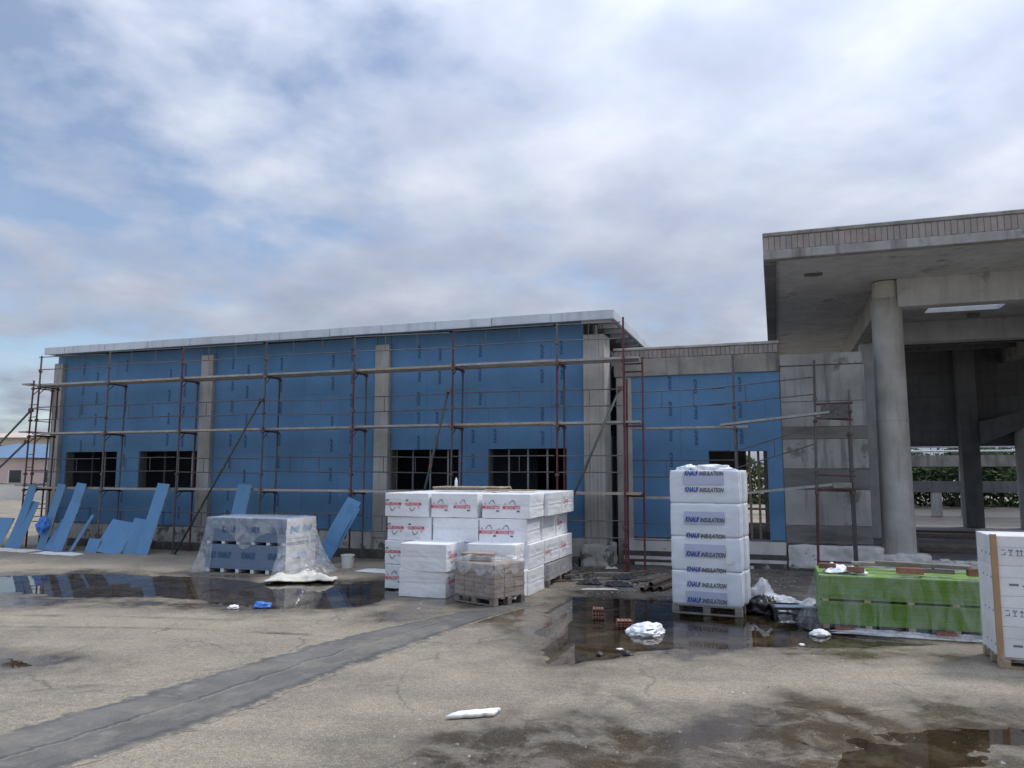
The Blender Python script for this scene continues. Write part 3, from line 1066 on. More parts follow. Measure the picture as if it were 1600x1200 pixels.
# ---- big concrete canopy on round columns
CN = Local('concrete_canopy', 'large raw concrete canopy with brick edge on tall round columns', 'canopy', 7.2, 1.4)
A0, A1, B0, B1 = 4.3, 30.0, -1.85, 14.2
slab = MB()
slab.box(A0, A1, B0, 1.05, 7.05, 7.2).box(A0, 8.75, 1.05, 14.0, 7.07, 7.2).box(10.7, A1, 1.05, 14.0, 7.07, 7.2).box(8.75, 10.7, 1.05, 4.5, 7.07, 7.2).box(8.75, 10.7, 6.0, 14.0, 7.07, 7.2)
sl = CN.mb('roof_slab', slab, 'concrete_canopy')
CN.mb('edge_band', MB().box(A0 - 0.004, A1, B0 - 0.03, B0 + 0.2, 7.02, 7.22, bev=0.012), 'concrete', parent=sl)
CN.mb('edge_band', MB().box(A0 - 0.01, A0 + 0.26, B0 + 0.2, 14.0, 6.96, 7.22, bev=0.02), 'concrete_dark', parent=sl)
CN.mb('mortar_bed', MB().box(A0 + 0.02, A1, B0 + 0.02, B0 + 0.2, 7.22, 7.54), 'mortar', parent=sl)
CN.mb('mortar_bed', MB().box(A0 + 0.02, A0 + 0.2, B0 + 0.2, 14.0, 7.22, 7.54), 'mortar', parent=sl)
bme2 = MB().box(-0.056, 0.056, -0.06, 0.06, -0.15, 0.15, bev=0.006).mesh('brick', 'brick_wall')
a = A0 + 0.06
while a < 11.6:
    CN.put('brick', bme2, a, B0 + 0.055 + rng.uniform(-.007, .007), 7.38 + rng.uniform(-.006, .004), parent=sl)
    a += 0.119
b = B0 + 0.24
while b < 4:
    CN.put('brick', bme2, A0 + 0.055, b, 7.38, (0, 0, R(90)), parent=sl)
    b += 0.119
CN.mb('mortar_cap', MB().box(A0 - 0.01, A1, B0 - 0.02, B0 + 0.26, 7.54, 7.63, bev=0.015), 'mortar', parent=sl)
CN.mb('mortar_cap', MB().box(A0 - 0.01, A0 + 0.24, B0 + 0.26, 14.0, 7.54, 7.63, bev=0.015), 'mortar', parent=sl)
# beams
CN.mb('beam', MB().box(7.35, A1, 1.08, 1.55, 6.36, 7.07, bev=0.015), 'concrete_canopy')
CN.mb('beam', MB().box(6.95, 7.35, 1.5, 13.9, 6.42, 7.07, bev=0.015), 'concrete_light')
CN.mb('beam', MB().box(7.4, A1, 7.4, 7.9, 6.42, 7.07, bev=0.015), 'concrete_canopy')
for a in (12.6, 16.8):
    CN.mb('beam', MB().box(a, a + 0.4, 1.55, 13.9, 6.42, 7.065, bev=0.015), 'concrete')
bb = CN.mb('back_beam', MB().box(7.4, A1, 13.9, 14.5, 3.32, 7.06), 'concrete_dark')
for k in range(8):
    z = 3.4 + k * 0.45
    CN.mb('form_rib', MB().box(7.42, A1, 13.86, 13.90, z, z + 0.05), 'concrete_dark', parent=bb)
for b in (9.2, 10.5, 11.8):
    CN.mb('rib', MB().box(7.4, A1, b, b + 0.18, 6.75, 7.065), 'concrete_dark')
# columns
def column(a, b, r0, r1, z0, z1, m_='concrete_light', capz=0.0):
    c = MB()
    nseg = 28
    zs = np.linspace(z0, z1, 15)
    vs, fs = [], []
    for k, z in enumerate(zs):
        rr = r0 + (r1 - r0) * k / 14
        for q in range(nseg):
            t = 2 * math.pi * q / nseg
            rj = rr * (1 + 0.006 * nz(math.cos(t) * 3 + a, math.sin(t) * 3, z * 2.5))
            vs.append((a + rj * math.cos(t), b + rj * math.sin(t), z))
    for k in range(14):
        for q in range(nseg):
            fs.append((k * nseg + q, k * nseg + (q + 1) % nseg, (k + 1) * nseg + (q + 1) % nseg, (k + 1) * nseg + q))
    fs.append(tuple(14 * nseg + q for q in range(nseg)))
    c.add(vs, fs)
    return CN.mb('round_column', c, m_, smooth=True)


c1 = column(7.13, 1.41, 0.375, 0.345, 0.35, 6.6)
CN.mb('column_head', MB().tube((7.13, 1.41, 6.42), (7.13, 1.41, 7.04), 0.30, 0.30, 20), 'concrete_light', parent=c1)
CN.mb('form_joint', MB().tube((7.13, 1.41, 3.6), (7.13, 1.41, 3.62), 0.372, 0.372, 28), 'concrete_light', parent=c1)
CN.mb('column_base', rough_box(6.62, 7.75, 0.95, 1.9, 0.0, 0.44, 9.0, 0.08, 12), 'membrane_white', parent=c1)
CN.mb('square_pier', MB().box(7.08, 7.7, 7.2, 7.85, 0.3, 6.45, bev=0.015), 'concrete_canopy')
column(13.15, 13.4, 0.40, 0.40, 0.3, 4.3, 'concrete_light')
column(11.9, 1.41, 0.375, 0.345, 0.35, 6.6)
column(16.6, 1.41, 0.375, 0.345, 0.35, 6.6)
CN.mb('square_pier', MB().box(11.0, 11.6, 13.3, 13.9, 0.3, 7.0, bev=0.015), 'concrete_dark')
CN.mb('square_pier', MB().box(17.0, 17.6, 7.4, 7.9, 0.3, 7.0, bev=0.015), 'concrete_dark')
CN.mb('sloped_beam', MB().prism([(11.6, 3.35), (13.3, 4.1), (13.3, 4.6), (11.6, 4.2)], 13.0, 13.3), 'concrete_dark')
# raised floor with steps of planks and slab edges
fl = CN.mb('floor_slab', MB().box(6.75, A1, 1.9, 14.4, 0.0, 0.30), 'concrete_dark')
CN.mb('floor_edge', rough_box(7.8, 12.5, 1.15, 1.9, 0.0, 0.26, 15.0, 0.07, 24), 'membrane_white', parent=fl)
CN.mb('floor_edge', MB().box(12.55, A1, 1.15, 1.9, 0.0, 0.24, bev=0.02), 'membrane_white', parent=fl)
for k, (b, z, m_) in enumerate(((3.2, 0.36, 'wood_dark'), (4.4, 0.40, 'timber_grey'), (5.4, 0.34, 'wood_dark'), (8.2, 0.42, 'timber_grey'), (10.5, 0.36, 'wood_dark'))):
    CN.mb('floor_plank', MB().box(7.9, 16, b, b + 0.35, 0.30, z, bev=0.01), m_, parent=fl)
rub = MB()
for k in range(26):
    a = 7.95 + 0.12 * k + rng.uniform(0, .1)
    bq = 1.1 + rng.uniform(-.05, .5)
    s = rng.uniform(.05, .14)
    rub.box(a, a + s * 1.6, bq, bq + s, 0.242, 0.245 + s * .5, bev=0.01)
CN.mb('plaster_lump', rub, 'membrane_white', parent=fl)
CN.mb('soffit_duct', MB().box(5.2, 5.6, -0.2, -0.1, 6.99, 7.046).box(10.0, 10.3, 6.4, 6.55, 6.95, 7.06), 'concrete_dark', parent=sl)

# ---- open concrete frame far behind the canopy
FF = Local('unfinished_building', 'unfinished open concrete frame seen far behind the canopy', 'building', 16.0, 26.0)
for (z0, z1, m_, b) in ((2.60, 3.18, 'concrete_beam', 26.0), (1.28, 1.84, 'concrete_dark', 25.6)):
    FF.mb('beam', MB().box(4, 44, b, b + 0.5, z0, z1), m_)
for a in (6, 13.4, 20.2, 27, 34):
    FF.mb('column', MB().box(a, a + 0.5, 25.7, 26.2, -0.2, 2.6), 'concrete')
for a in (12.0, 18.6):
    FF.mb('column', MB().box(a, a + 0.45, 25.62, 26.02, -0.2, 1.28), 'concrete_light')
for z in (3.4, 3.62, 3.84):
    FF.mb('pipe', MB().tube((4, 26.2, z), (44, 26.2, z), 0.05), 'galvanised')
for a in range(5, 44, 3):
    FF.mb('pipe_clamp', MB().box(a, a + 0.06, 26.14, 26.26, 3.18, 3.86), 'rail_steel')
FF.mb('floor', MB().box(4, 44, 16, 36, -0.3, 0.06), 'floor_dark')


# ------------------------------------------------------------------ scaffolds
def rail_panel(L, a0, a1, b, z, tilt=0.0, m='scaffold_steel', gap=0.40, step=0.72, dz0=0.0, dz1=0.0):
    """two horizontal tubes joined by short uprights: one hooked-in guard rail"""
    r_ = MB()
    f_ = lambda a: z + dz0 + (dz1 - dz0) * (a - a0) / (a1 - a0)
    r_.tube((a0, b, f_(a0)), (a1, b, f_(a1)), 0.0145, n=6)
    r_.tube((a0, b, f_(a0) + gap), (a1, b, f_(a1) + gap), 0.0145, n=6)
    k = max(2, int((a1 - a0) / step))
    for i in range(1, k):
        a = a0 + (a1 - a0) * i / k
        r_.tube((a, b, f_(a)), (a, b, f_(a) + gap), 0.010, n=6)
    return L.mb('guard_rail', r_, m)


def scaffold_frame(L, a, bo, bi, lifts, top, seed, lean=0.0, m='scaffold_red'):
    """posts in lift-high lengths, each length with its own paint, and the rungs between them"""
    r_ = random.Random(seed)
    zs = [0.0] + lifts + [top]
    for k in range(len(zs) - 1):
        for b in (bo, bi):
            if b == bi and k == len(zs) - 2:
                continue
            mm = m if r_.random() < 0.55 else 'scaffold_steel'
            L.mb('post', MB().tube((a + lean * zs[k], b, zs[k] + 0.02), (a + lean * zs[k + 1], b, zs[k + 1]), 0.027, n=8), mm)
    for z in lifts:
        L.mb('rung', MB().tube((a + lean * z, bo, z - 0.05), (a + lean * z, bi, z - 0.05), 0.024, n=8).tube((a + lean * z, bo, z - 0.28), (a + lean * z, bo + 0.25, z - 0.05), 0.014, n=6), m)
    for z in lifts:
        for b in (bo, bi):
            for dz_ in (-0.07, 0.45):
                if (b == bi and dz_ > 0) or z + dz_ > top:
                    continue
                x_ = a + lean * (z + dz_)
                L.mb('coupler', MB().box(x_ - .045, x_ + .045, b - .045, b + .045, z + dz_ - 0.035, z + dz_ + .035, bev=0.01), 'pipe_rust')
    L.mb('base_plate', MB().box(a - .08, a + .08, bo - .08, bo + .08, 0.0, 0.02).box(a - .08, a + .08, bi - .08, bi + .08, 0.0, 0.02), 'scaffold_steel')


def deck(L, a0, a1, b0, b1, z, m='deck_steel', z1=None):
    z1 = z if z1 is None else z1
    d = MB()
    d.prism([(a0, z), (a1, z1), (a1, z1 + 0.042), (a0, z + 0.042)], b0, b1)
    d.prism([(a0, z - .012), (a1, z1 - .012), (a1, z1), (a0, z)], b0, b0 + 0.02)
    d.prism([(a0, z - .012), (a1, z1 - .012), (a1, z1), (a0, z)], b1 - 0.02, b1)
    return L.mb('deck_plank', d, m)


SC = Local('facade_scaffold', 'long red and grey tube scaffold standing along the blue facade', 'scaffold', -8.5, -1.1)
FR = [-17.9, -15.03, -12.2, -9.28, -6.4, -3.5, -0.68]
LIFT = [1.84, 3.55, 5.1]
for k, a in enumerate(FR):
    scaffold_frame(SC, a, -1.1, -0.42, LIFT, 6.05, 60 + k, lean=(0.02, 0.012, 0.006, 0.008, 0.004, 0.008, 0.004)[k], m='scaffold_red' if k not in (1, 3) else 'scaffold_steel')
FR2 = FR + [1.0]
for k in range(len(FR2) - 1):
    a0, a1 = FR2[k], FR2[k + 1]
    for i, z in enumerate(LIFT):
        e = 0.35 if k == len(FR2) - 2 else 0.12
        deck(SC, a0 - 0.1, a1 + e, -1.08, -0.78, z + rng.uniform(-.012, .012), 'deck_steel' if (k + i) % 3 else 'deck_wood')
        deck(SC, a0 - 0.06, a1 + e - 0.05, -0.76, -0.46, z + rng.uniform(-.012, .012), 'deck_wood' if (k + i) % 3 == 1 else 'deck_steel')
    for z in (0.80, 2.36, 3.97, 5.62):
        rail_panel(SC, a0 + 0.05, a1 - 0.05, -1.13, z + rng.uniform(-.02, .02), dz1=rng.uniform(-.05, .05))
# return round the left corner
for k, (a, bo, bi) in enumerate(((-18.45, -0.9, -0.2), (-18.75, 0.4, 1.1))):
    scaffold_frame(SC, a, bo, bi, LIFT, (5.3, 5.6)[k], 80 + k, lean=0.03)
for z in LIFT:
    SC.mb('deck_plank', MB().box(-18.75, -18.4, -0.95, 1.2, z + 0.06, z + 0.11), 'deck_steel')
for z in (0.9, 1.3, 2.4, 2.8, 4.0, 4.4):
    SC.mb('guard_rail', MB().tube((-18.4, -0.9, z), (-18.7, 1.1, z), 0.014).tube((-18.4, -0.9, z + .1), (-17.85, -1.1, z + .1), 0.014), 'scaffold_steel')

# stair tower of posts at the inside corner
TW = Local('corner_scaffold_tower', 'narrow dark red scaffold tower standing beside the bare concrete corner column', 'scaffold', 1.0, -0.7)
for a, b, zt in ((0.98, -1.1, 6.1), (0.86, -0.42, 5.15), (1.32, -0.42, 5.2), (1.02, -0.98, 4.6)):
    TW.mb('post', MB().tube((a, b, 0.02), (a + 0.03, b, zt), 0.025, n=8), 'scaffold_red')
for z in LIFT + [0.3, 4.9]:
    TW.mb('rung', MB().tube((0.98, -1.1, z - .06), (0.88, -0.42, z - .06), 0.022).tube((0.88, -0.42, z - .06), (1.33, -0.42, z - .06), 0.022), 'scaffold_red')
for z in (0.25, 0.6, 1.0):
    TW.mb('coupler', MB().box(0.93, 1.05, -1.15, -1.04, z, z + 0.1, bev=0.01), 'scaffold_red')

# scaffold of the recessed part
SR_ = Local('recess_scaffold', 'loose tilted scaffold before the recessed blue wall and grey concrete wall', 'scaffold', 3.5, -0.3)
scaffold_frame(SR_, 3.5, -0.3, 0.35, [1.78, 3.45], 5.15, 90, m='scaffold_steel')
scaffold_frame(SR_, 5.22, -0.3, -0.26, [1.95, 3.6], 4.95, 91, lean=0.02)
scaffold_frame(SR_, 6.05, -0.1, 0.4, [1.95, 3.3], 4.25, 92, m='scaffold_steel')
deck(SR_, 1.0, 3.8, -0.28, 0.05, 3.42)
deck(SR_, 1.0, 3.6, -0.28, 0.05, 1.72)
deck(SR_, 3.16, 5.6, -0.33, 0.0, 3.47, z1=3.72)
deck(SR_, 3.5, 5.75, -0.28, 0.05, 1.83, z1=2.08)
rail_panel(SR_, 1.05, 3.3, -0.33, 3.93, dz1=0.04)
rail_panel(SR_, 3.0, 5.3, -0.35, 3.97, dz1=0.18)
rail_panel(SR_, 1.05, 3.5, -0.33, 2.24)
rail_panel(SR_, 3.5, 5.25, -0.35, 2.45, dz1=0.55)
rail_panel(SR_, 1.05, 3.5, -0.33, 0.72)
SR_.mb('rung', MB().tube((5.24, -0.28, 0.35), (6.06, -0.1, 0.32), 0.02).tube((5.24, -0.28, 0.16), (6.06, -0.1, 0.14), 0.02).tube((5.28, -0.28, 1.95), (6.1, -0.1, 1.93), 0.024).tube((5.28, -0.28, 2.3), (6.1, -0.1, 2.27), 0.018).tube((5.3, -0.28, 3.6), (6.1, -0.1, 3.56), 0.022).tube((5.3, -0.28, 3.92), (6.12, -0.1, 3.95), 0.025), 'scaffold_red')
SR_.mb('toe_plate', MB().box(5.42, 6.0, -0.3, -0.24, 3.58, 3.92, bev=0.008), 'scaffold_steel')
SR_.mb('plank_end', MB().box(5.6, 6.0, -0.3, 0.1, 2.0, 2.12, bev=0.01), 'timber_grey')


# raking props: tubes with a foot and a clamp
def prop(label, p0, p1):
    t = thing('raking_prop', label, 'prop', p0, 0, 'raking props bracing the facade scaffold')
    d = Vector(p1) - Vector(p0)
    MB().tube((0, 0, 0.03), d, 0.032, n=10).build('tube', 'prop_green', t, smooth=True)
    MB().tube(d * 0.55, d * 0.58, 0.042, n=10).tube(d * 0.3, d * 0.315, 0.042, n=10).build('collar', 'pipe_rust', t)
    MB().box(-.09, .09, -.07, .07, 0, 0.03).build('foot_plate', 'pipe_rust', t)
    MB().box(-.06, .06, -.06, .06, -.05, .06, M=Matrix.Translation(d), bev=0.01).build('clamp', 'pipe_rust', t)


prop('long dark raking prop rising from behind the film-covered board pallet', W(-11.9, -1.35), W(-9.3, -1.17, 4.37))
prop('dark raking prop rising behind the left end of the white foam stack', W(-4.55, -1.4), W(-3.55, -1.17, 4.45))
prop('dark raking prop crossing the bare concrete corner column', W(-0.9, -1.9), W(0.92, -1.17, 4.35))
prop('upper raking prop at the far left corner of the scaffold', W(-20.4, -3.2), W(-18.0, -1.17, 4.3))
prop('lower short raking prop at the far left corner of the scaffold', W(-20.6, -2.6), W(-18.1, -1.17, 3.3))


# ------------------------------------------------------------------ loose blue boards leaning on the scaffold
def lean_board(label, a, width, length, b0=-1.6, top_b=-1.16, skew=0.0, z0=0.02, n=2, name='blue_board', group='loose blue boards leaning on the scaffold', bow=0.0):
    """board standing on the ground at (a, b0), leaning back; skew tips it sideways"""
    o = W(a, b0)
    t = thing(name, label, 'board', (o.x, o.y, ground_h(o.x, o.y) if b0 < -1.5 else 0.02), -AL, group)
    lean = math.asin(min(0.9, (top_b - b0) / length))
    M = Matrix.Rotation(skew, 4, 'Y') @ Matrix.Rotation(-lean, 4, 'X')
    mb = MB()
    K = 6
    vs, fs = [], []
    for k in range(K + 1):
        z = length * k / K
        y = bow * math.sin(math.pi * k / K)
        for (x, yy) in ((-width / 2, y), (width / 2, y), (width / 2, y + 0.013 * n), (-width / 2, y + 0.013 * n)):
            vs.append(M @ Vector((x, yy, z)))
    for k in range(K):
        for q in range(4):
            fs.append((k * 4 + q, k * 4 + (q + 1) % 4, (k + 1) * 4 + (q + 1) % 4, (k + 1) * 4 + q))
    fs += [(3, 2, 1, 0), (K * 4, K * 4 + 1, K * 4 + 2, K * 4 + 3)]
    mb.add(vs, fs)
    mb.build('sheet', 'blue_board_loose', t)
    e = MB()
    for s in (-1, 1):
        x = s * (width / 2 + 0.001)
        e.add([M @ Vector((x, 0.002, 0.004)), M @ Vector((x, 0.013 * n - 0.002, 0.004)), M @ Vector((x, bow * math.sin(math.pi / 2) * 0 + 0.013 * n - 0.002, length - 0.004)), M @ Vector((x, 0.002, length - 0.004))], [(0, 1, 2, 3)])
    if bow == 0:
        e.build('core_edge', 'board_core', t)
    return t


lean_board('wide short blue board leaning at the left edge of the picture', -18.95, 1.1, 1.0, n=3)
lean_board('tall narrow blue board strip leaning furthest left, left of the short strip', -18.02, 0.31, 2.0, skew=0.16, bow=0.05)
lean_board('short narrow blue strip second from left among the leaning strips', -17.72, 0.28, 1.5, skew=0.13)
lean_board('tall narrow blue strip with a blue rag hanging at its side', -16.72, 0.29, 2.02, skew=0.10)
lean_board('low blue offcut leaning just left of the split pair of boards', -16.28, 0.46, 1.02, b0=-1.66, skew=0.10)
lean_board('tall blue strip rising behind the split pair of boards', -15.92, 0.36, 2.06, b0=-1.64, skew=0.10)
lean_board('medium blue board leaning in front of the tall strip, white edge showing', -15.80, 0.40, 1.5, b0=-1.85, top_b=-1.45, skew=0.14)
lean_board('thin blue offcut standing edge-on at the right of the split pair', -15.42, 0.10, 1.2, b0=-1.7, skew=0.20)
lean_board('small low blue offcut lying left of the wide leaning board', -14.6, 0.42, 0.42, b0=-1.75, top_b=-1.6)
lean_board('wide square blue board leaning between low offcut and tall strip', -14.05, 0.95, 1.05, b0=-1.72, skew=0.12, n=3)
lean_board('blue board tucked behind the wide square board and the tall strip', -13.4, 0.6, 1.06, b0=-1.60, skew=0.12, n=2)
lean_board('tall blue strip leaning alone, rightmost of the left-hand boards', -12.75, 0.42, 2.08, b0=-1.72, skew=0.08)
lean_board('upright blue strip standing behind the film-covered grey board pallet', -9.85, 0.45, 2.05, b0=-1.62, skew=0.05)
lean_board('bent blue strip leaning right of the film-covered pallet, upper one', -6.85, 0.42, 1.82, b0=-1.75, top_b=-1.2, skew=0.38, bow=-0.07)
lean_board('bent blue strip leaning right of the film-covered pallet, lower one', -6.78, 0.34, 1.68, b0=-1.85, top_b=-1.3, skew=0.42, bow=0.05)


# ------------------------------------------------------------------ crumpled things
def blob(name, mat_, sx, sy, sz, seed, rough=0.25, freq=2.2, parent=None, flat=True, sub=4, crease=0.0, hf=0.3):
    bm = bmesh.new()
    bmesh.ops.create_icosphere(bm, subdivisions=sub, radius=1)
    for v in bm.verts:
        p = v.co.copy()
        d = 1 + rough * nz(p.x * freq + seed, p.y * freq, p.z * freq) + rough * 0.6 * abs(nz(p.x * freq * 2.3, p.y * freq * 2.3 + seed, p.z * freq * 2.3)) + rough * hf * nz(p.x * 9, p.y * 9 + seed, p.z * 9)
        if crease:
            for cf in (1.3, 2.4):
                rg_ = 1 - min(1.0, abs(2.6 * nz(p.x * cf + seed * 2, p.y * cf + 4, p.z * cf)))
                d += crease * rg_ ** 3 / cf
        z = p.z * d
        if flat and z < 0:
            z *= 0.25
        v.co = Vector((p.x * d * sx, p.y * d * sy, (z + 0.22) * sz))
    me = bpy.data.meshes.new(name)
    bm.to_mesh(me)
    bm.free()
    me.materials.append(mat(mat_))
    me.polygons.foreach_set('use_smooth', [True] * len(me.polygons))
    return obj(name, me, parent)


def rumpled(name, mat_, pts, thick, seed, amp=0.04, parent=None, n=26):
    """a crumpled sheet lying flat: outline quad pts [(x,y)*4] with folds, closed underneath"""
    mb = MB()
    vs = []
    for side in (1, 0):
        for i in range(n + 1):
            for k in range(n + 1):
                u, v = i / n, k / n
                ju = 0.05 * nz(v * 7, seed) * (1 if 0 < i < n else 2)
                jv = 0.05 * nz(u * 7, seed + 3) * (1 if 0 < k < n else 2)
                uu, vv = u + ju, v + jv
                x = (pts[0][0] * (1 - uu) + pts[1][0] * uu) * (1 - vv) + (pts[3][0] * (1 - uu) + pts[2][0] * uu) * vv
                y = (pts[0][1] * (1 - uu) + pts[1][1] * uu) * (1 - vv) + (pts[3][1] * (1 - uu) + pts[2][1] * uu) * vv
                z = amp * (0.6 + nz(u * 3 + seed, v * 3) + 0.9 * abs(nz(u * 7, v * 6 + seed))) * min(1, 6 * min(u, 1 - u, v, 1 - v) + 0.25)
                vs.append((x, y, max(z, 0.004) + (thick if side else 0)))
    N = (n + 1) ** 2
    fs = []
    for i in range(n):
        for k in range(n):
            q = (i * (n + 1) + k, (i + 1) * (n + 1) + k, (i + 1) * (n + 1) + k + 1, i * (n + 1) + k + 1)
            fs.append(q)
            fs.append(tuple(N + j for j in q[::-1]))
    rim = [k for k in range(n + 1)] + [i * (n + 1) + n for i in range(1, n + 1)] + [n * (n + 1) + k for k in range(n - 1, -1, -1)] + [i * (n + 1) for i in range(n - 1, 0, -1)]
    for j in range(len(rim)):
        p, q = rim[j], rim[(j + 1) % len(rim)]
        fs.append((p, q, N + q, N + p))
    mb.add(vs, fs)
    return mb.build(name, mat_, parent, smooth=True)


def rim_points(L, Wd, n, r=0.06):
    """points round a rectangle 0..L, 0..Wd with rounded corners, outward normals"""
    segs = []
    per = [((r, 0), (L - r, 0), (0, -1)), ((L, r), (L, Wd - r), (1, 0)), ((L - r, Wd), (r, Wd), (0, 1)), ((0, Wd - r), (0, r), (-1, 0))]
    tot = 2 * (L + Wd)
    for i, (p, q, nn) in enumerate(per):
        ln = math.hypot(q[0] - p[0], q[1] - p[1])
        k = max(4, int(n * ln / tot))
        for j in range(k):
            t = j / k
            segs.append((p[0] + (q[0] - p[0]) * t, p[1] + (q[1] - p[1]) * t, nn[0], nn[1], i, t))
        nn2 = per[(i + 1) % 4][2]
        c = [(L - r, r), (L - r, Wd - r), (r, Wd - r), (r, r)][i]
        for j in range(4):
            a = j / 4 * math.pi / 2
            d = (nn[0] * math.cos(a) + nn2[0] * math.sin(a), nn[1] * math.cos(a) + nn2[1] * math.sin(a))
            segs.append((c[0] + d[0] * r, c[1] + d[1] * r, d[0], d[1], i + 0.5, j / 4))
    return segs


def film_cover(L, Wd, Ht, zlow, flare, seed, n=110, levels=12, top=True, fold=0.05, top_amp=0.02):
    """a thin film laid over a block and hanging down its sides; zlow(side, t) is where it ends, flare(side, t) how far its hem stands out"""
    pts = rim_points(L, Wd, n)
    vs, fs = [], []
    rings = []
    if top:
        for s in (0.02, 0.35, 0.7, 0.93):
            ring = []
            for (x, y, nx, ny, sd, t) in pts:
                px, py = L / 2 + (x - L / 2) * s, Wd / 2 + (y - Wd / 2) * s
                ring.append(len(vs))
                vs.append((px, py, Ht + 0.012 + top_amp * (0.5 + nz(px * 3 + seed, py * 3))))
            rings.append(ring)
    for k in range(levels + 1):
        f_ = k / levels
        ring = []
        for j, (x, y, nx, ny, sd, t) in enumerate(pts):
            zl = zlow(sd, t) + 0.03 * nz(j * 0.5, seed)
            z = Ht + 0.01 - (Ht - zl) * f_
            hang = max(0.0, (Ht - z) / Ht)
            fd = fold * hang * (nz(j * 0.33 + seed, z * 1.2) + 0.5 * nz(j * 0.9, seed + z * 2.0))
            out_ = 0.012 + flare(sd, t) * hang ** 1.6 + max(fd, -0.6 * flare(sd, t) * hang - 0.004)
            ring.append(len(vs))
            vs.append((x + nx * out_, y + ny * out_, max(z, 0.008)))
        rings.append(ring)
    m_ = len(pts)
    for a, b in zip(rings[:-1], rings[1:]):
        for j in range(m_):
            fs.append((a[j], a[(j + 1) % m_], b[(j + 1) % m_], b[j]))
    mb = MB()
    mb.add(vs, fs)
    return mb


# ------------------------------------------------------------------ grey board pallet under film (left of the middle)
PX, PY = -7.30, 18.60
KN_NAVY = text_mesh('KNAUf', 0.2, 'ink_navy', bold=0.006, shear=0.1, width=0.38)
KN_SKY = text_mesh('KNAUf', 0.19, 'ink_skyblue', bold=0.008, shear=0.1, width=0.36)


def board_pack(name, label, x, y, z0, L_, Wd, hgt, batten_h, nb, m_side, m_end, nsheet, rz, battens='timber', lettering=None):
    t = thing(name, label, 'board pack', (x, y, z0), rz)
    hs = hgt / nsheet
    sh = {}
    for k in range(nsheet):
        dx, dy = rng.uniform(-.006, .006), rng.uniform(-.004, .004)
        mb = MB().box(dx, L_ + dx, dy, Wd + dy, batten_h + k * hs + 0.0012, batten_h + (k + 1) * hs - 0.0012)
        mb.mi = [0, 0, 0, 1, 0, 1]
        mb.build('board', [m_side, m_end], t)
    for k in range(nb):
        xx = 0.04 + (L_ - 0.16) * k / (nb - 1)
        MB().box(xx, xx + 0.09, 0.0, Wd, 0, batten_h - 0.002, bev=0.004).build('batten', battens, t)
    return t


gz = ground_h(PX + 1, PY) + 0.004
t = board_pack('grey_board_pack', 'lower pack of grey plasterboards under clear film, lettered on its side', PX, PY, gz, 2.25, 1.2, 0.56, 0.09, 6, 'board_grey', 'board_end', 12, -AL, 'board_end')
for k, x in enumerate((0.03, 0.45, 1.12, 1.85)):
    obj('lettering', KN_NAVY, t, (x + 0.1, -0.012, 0.40))
obj('lettering', KN_SKY, t, (2.262, 0.62, 0.40), (0, 0, R(90)))
t = board_pack('grey_board_pack', 'upper pack of grey plasterboards under clear film, resting on white blocks', PX, PY, gz + 0.655, 2.25, 1.2, 0.54, 0.07, 6, 'board_grey', 'board_end', 12, -AL, 'board_end')
for k, x in enumerate((0.55, 1.22, 1.95)):
    obj('lettering', KN_NAVY, t, (x + 0.1, -0.012, 0.34))
for y in (0.32, 0.82):
    obj('lettering', KN_SKY, t, (2.262, y, 0.36), (0, 0, R(90)))
HT = 0.65 + 0.62


def zl(sd, t_):
    if sd == 0:      # front: hangs in a swag, open along the lower half
        return HT - 0.25 - 0.42 * math.exp(-((t_ - 0.5) / 0.16) ** 2) - 0.1 * t_ if 0.07 < t_ < 0.93 else (0.0 if t_ <= 0.07 else 0.35)
    return 0.0


def fla(sd, t_):
    if sd in (1, 0.5, 1.5):
        return 0.72 if sd == 1 else 0.45
    if sd in (3, 2.5, 3.5):
        return 0.34
    return 0.05


fc = film_cover(2.25, 1.2, HT, zl, fla, 4.0, n=150, levels=14, fold=0.10)
o = fc.build('film_cover', 'film', None, smooth=True)
o.location = (PX, PY, gz)
o.rotation_euler = (0, 0, -AL)
tag(o, 'clear plastic film draped over the grey board packs, flaring at both ends', 'plastic film')

# ------------------------------------------------------------------ white foam packs
PACK = []
for s in range(5):
    bm = bmesh.new()
    bmesh.ops.create_cube(bm, size=1)
    Lp, Dp, Hp = 1.0, 1.02, 0.475
    for v in bm.verts:
        v.co = Vector(((v.co.x + .5) * Lp, (v.co.y + .5) * Dp, (v.co.z + .5) * Hp))
    bmesh.ops.subdivide_edges(bm, edges=bm.edges[:], cuts=7, use_grid_fill=True)
    for v in bm.verts:
        c = v.co
        k = 0.012 * nz(c.x * 3 + s * 9, c.y * 3, c.z * 4) + 0.006 * nz(c.x * 9, c.y * 9 + s, c.z * 14)
        dirv = Vector((c.x - Lp / 2, c.y - Dp / 2, (c.z - Hp / 2) * 1.2)).normalized()
        v.co = c + dirv * k
        # film pulled in round the corners and the strap line
        ex, ey = min(c.x, Lp - c.x), min(c.y, Dp - c.y)
        if ex < 0.02 and ey < 0.02:
            v.co -= Vector((dirv.x, dirv.y, 0)) * 0.012
        if abs(c.z - Hp * 0.57) < 0.04 and (ex < 0.01 or ey < 0.01):
            v.co -= Vector((dirv.x, dirv.y, 0)) * 0.006
    bmesh.ops.bevel(bm, geom=[e for e in bm.edges if len(e.link_faces) == 2 and e.calc_face_angle() > 1.0], offset=0.009, segments=1, affect='EDGES')
    me = bpy.data.meshes.new('foam_pack')
    bm.to_mesh(me)
    bm.free()
    me.materials.append(MATS['eps'])
    PACK.append(me)

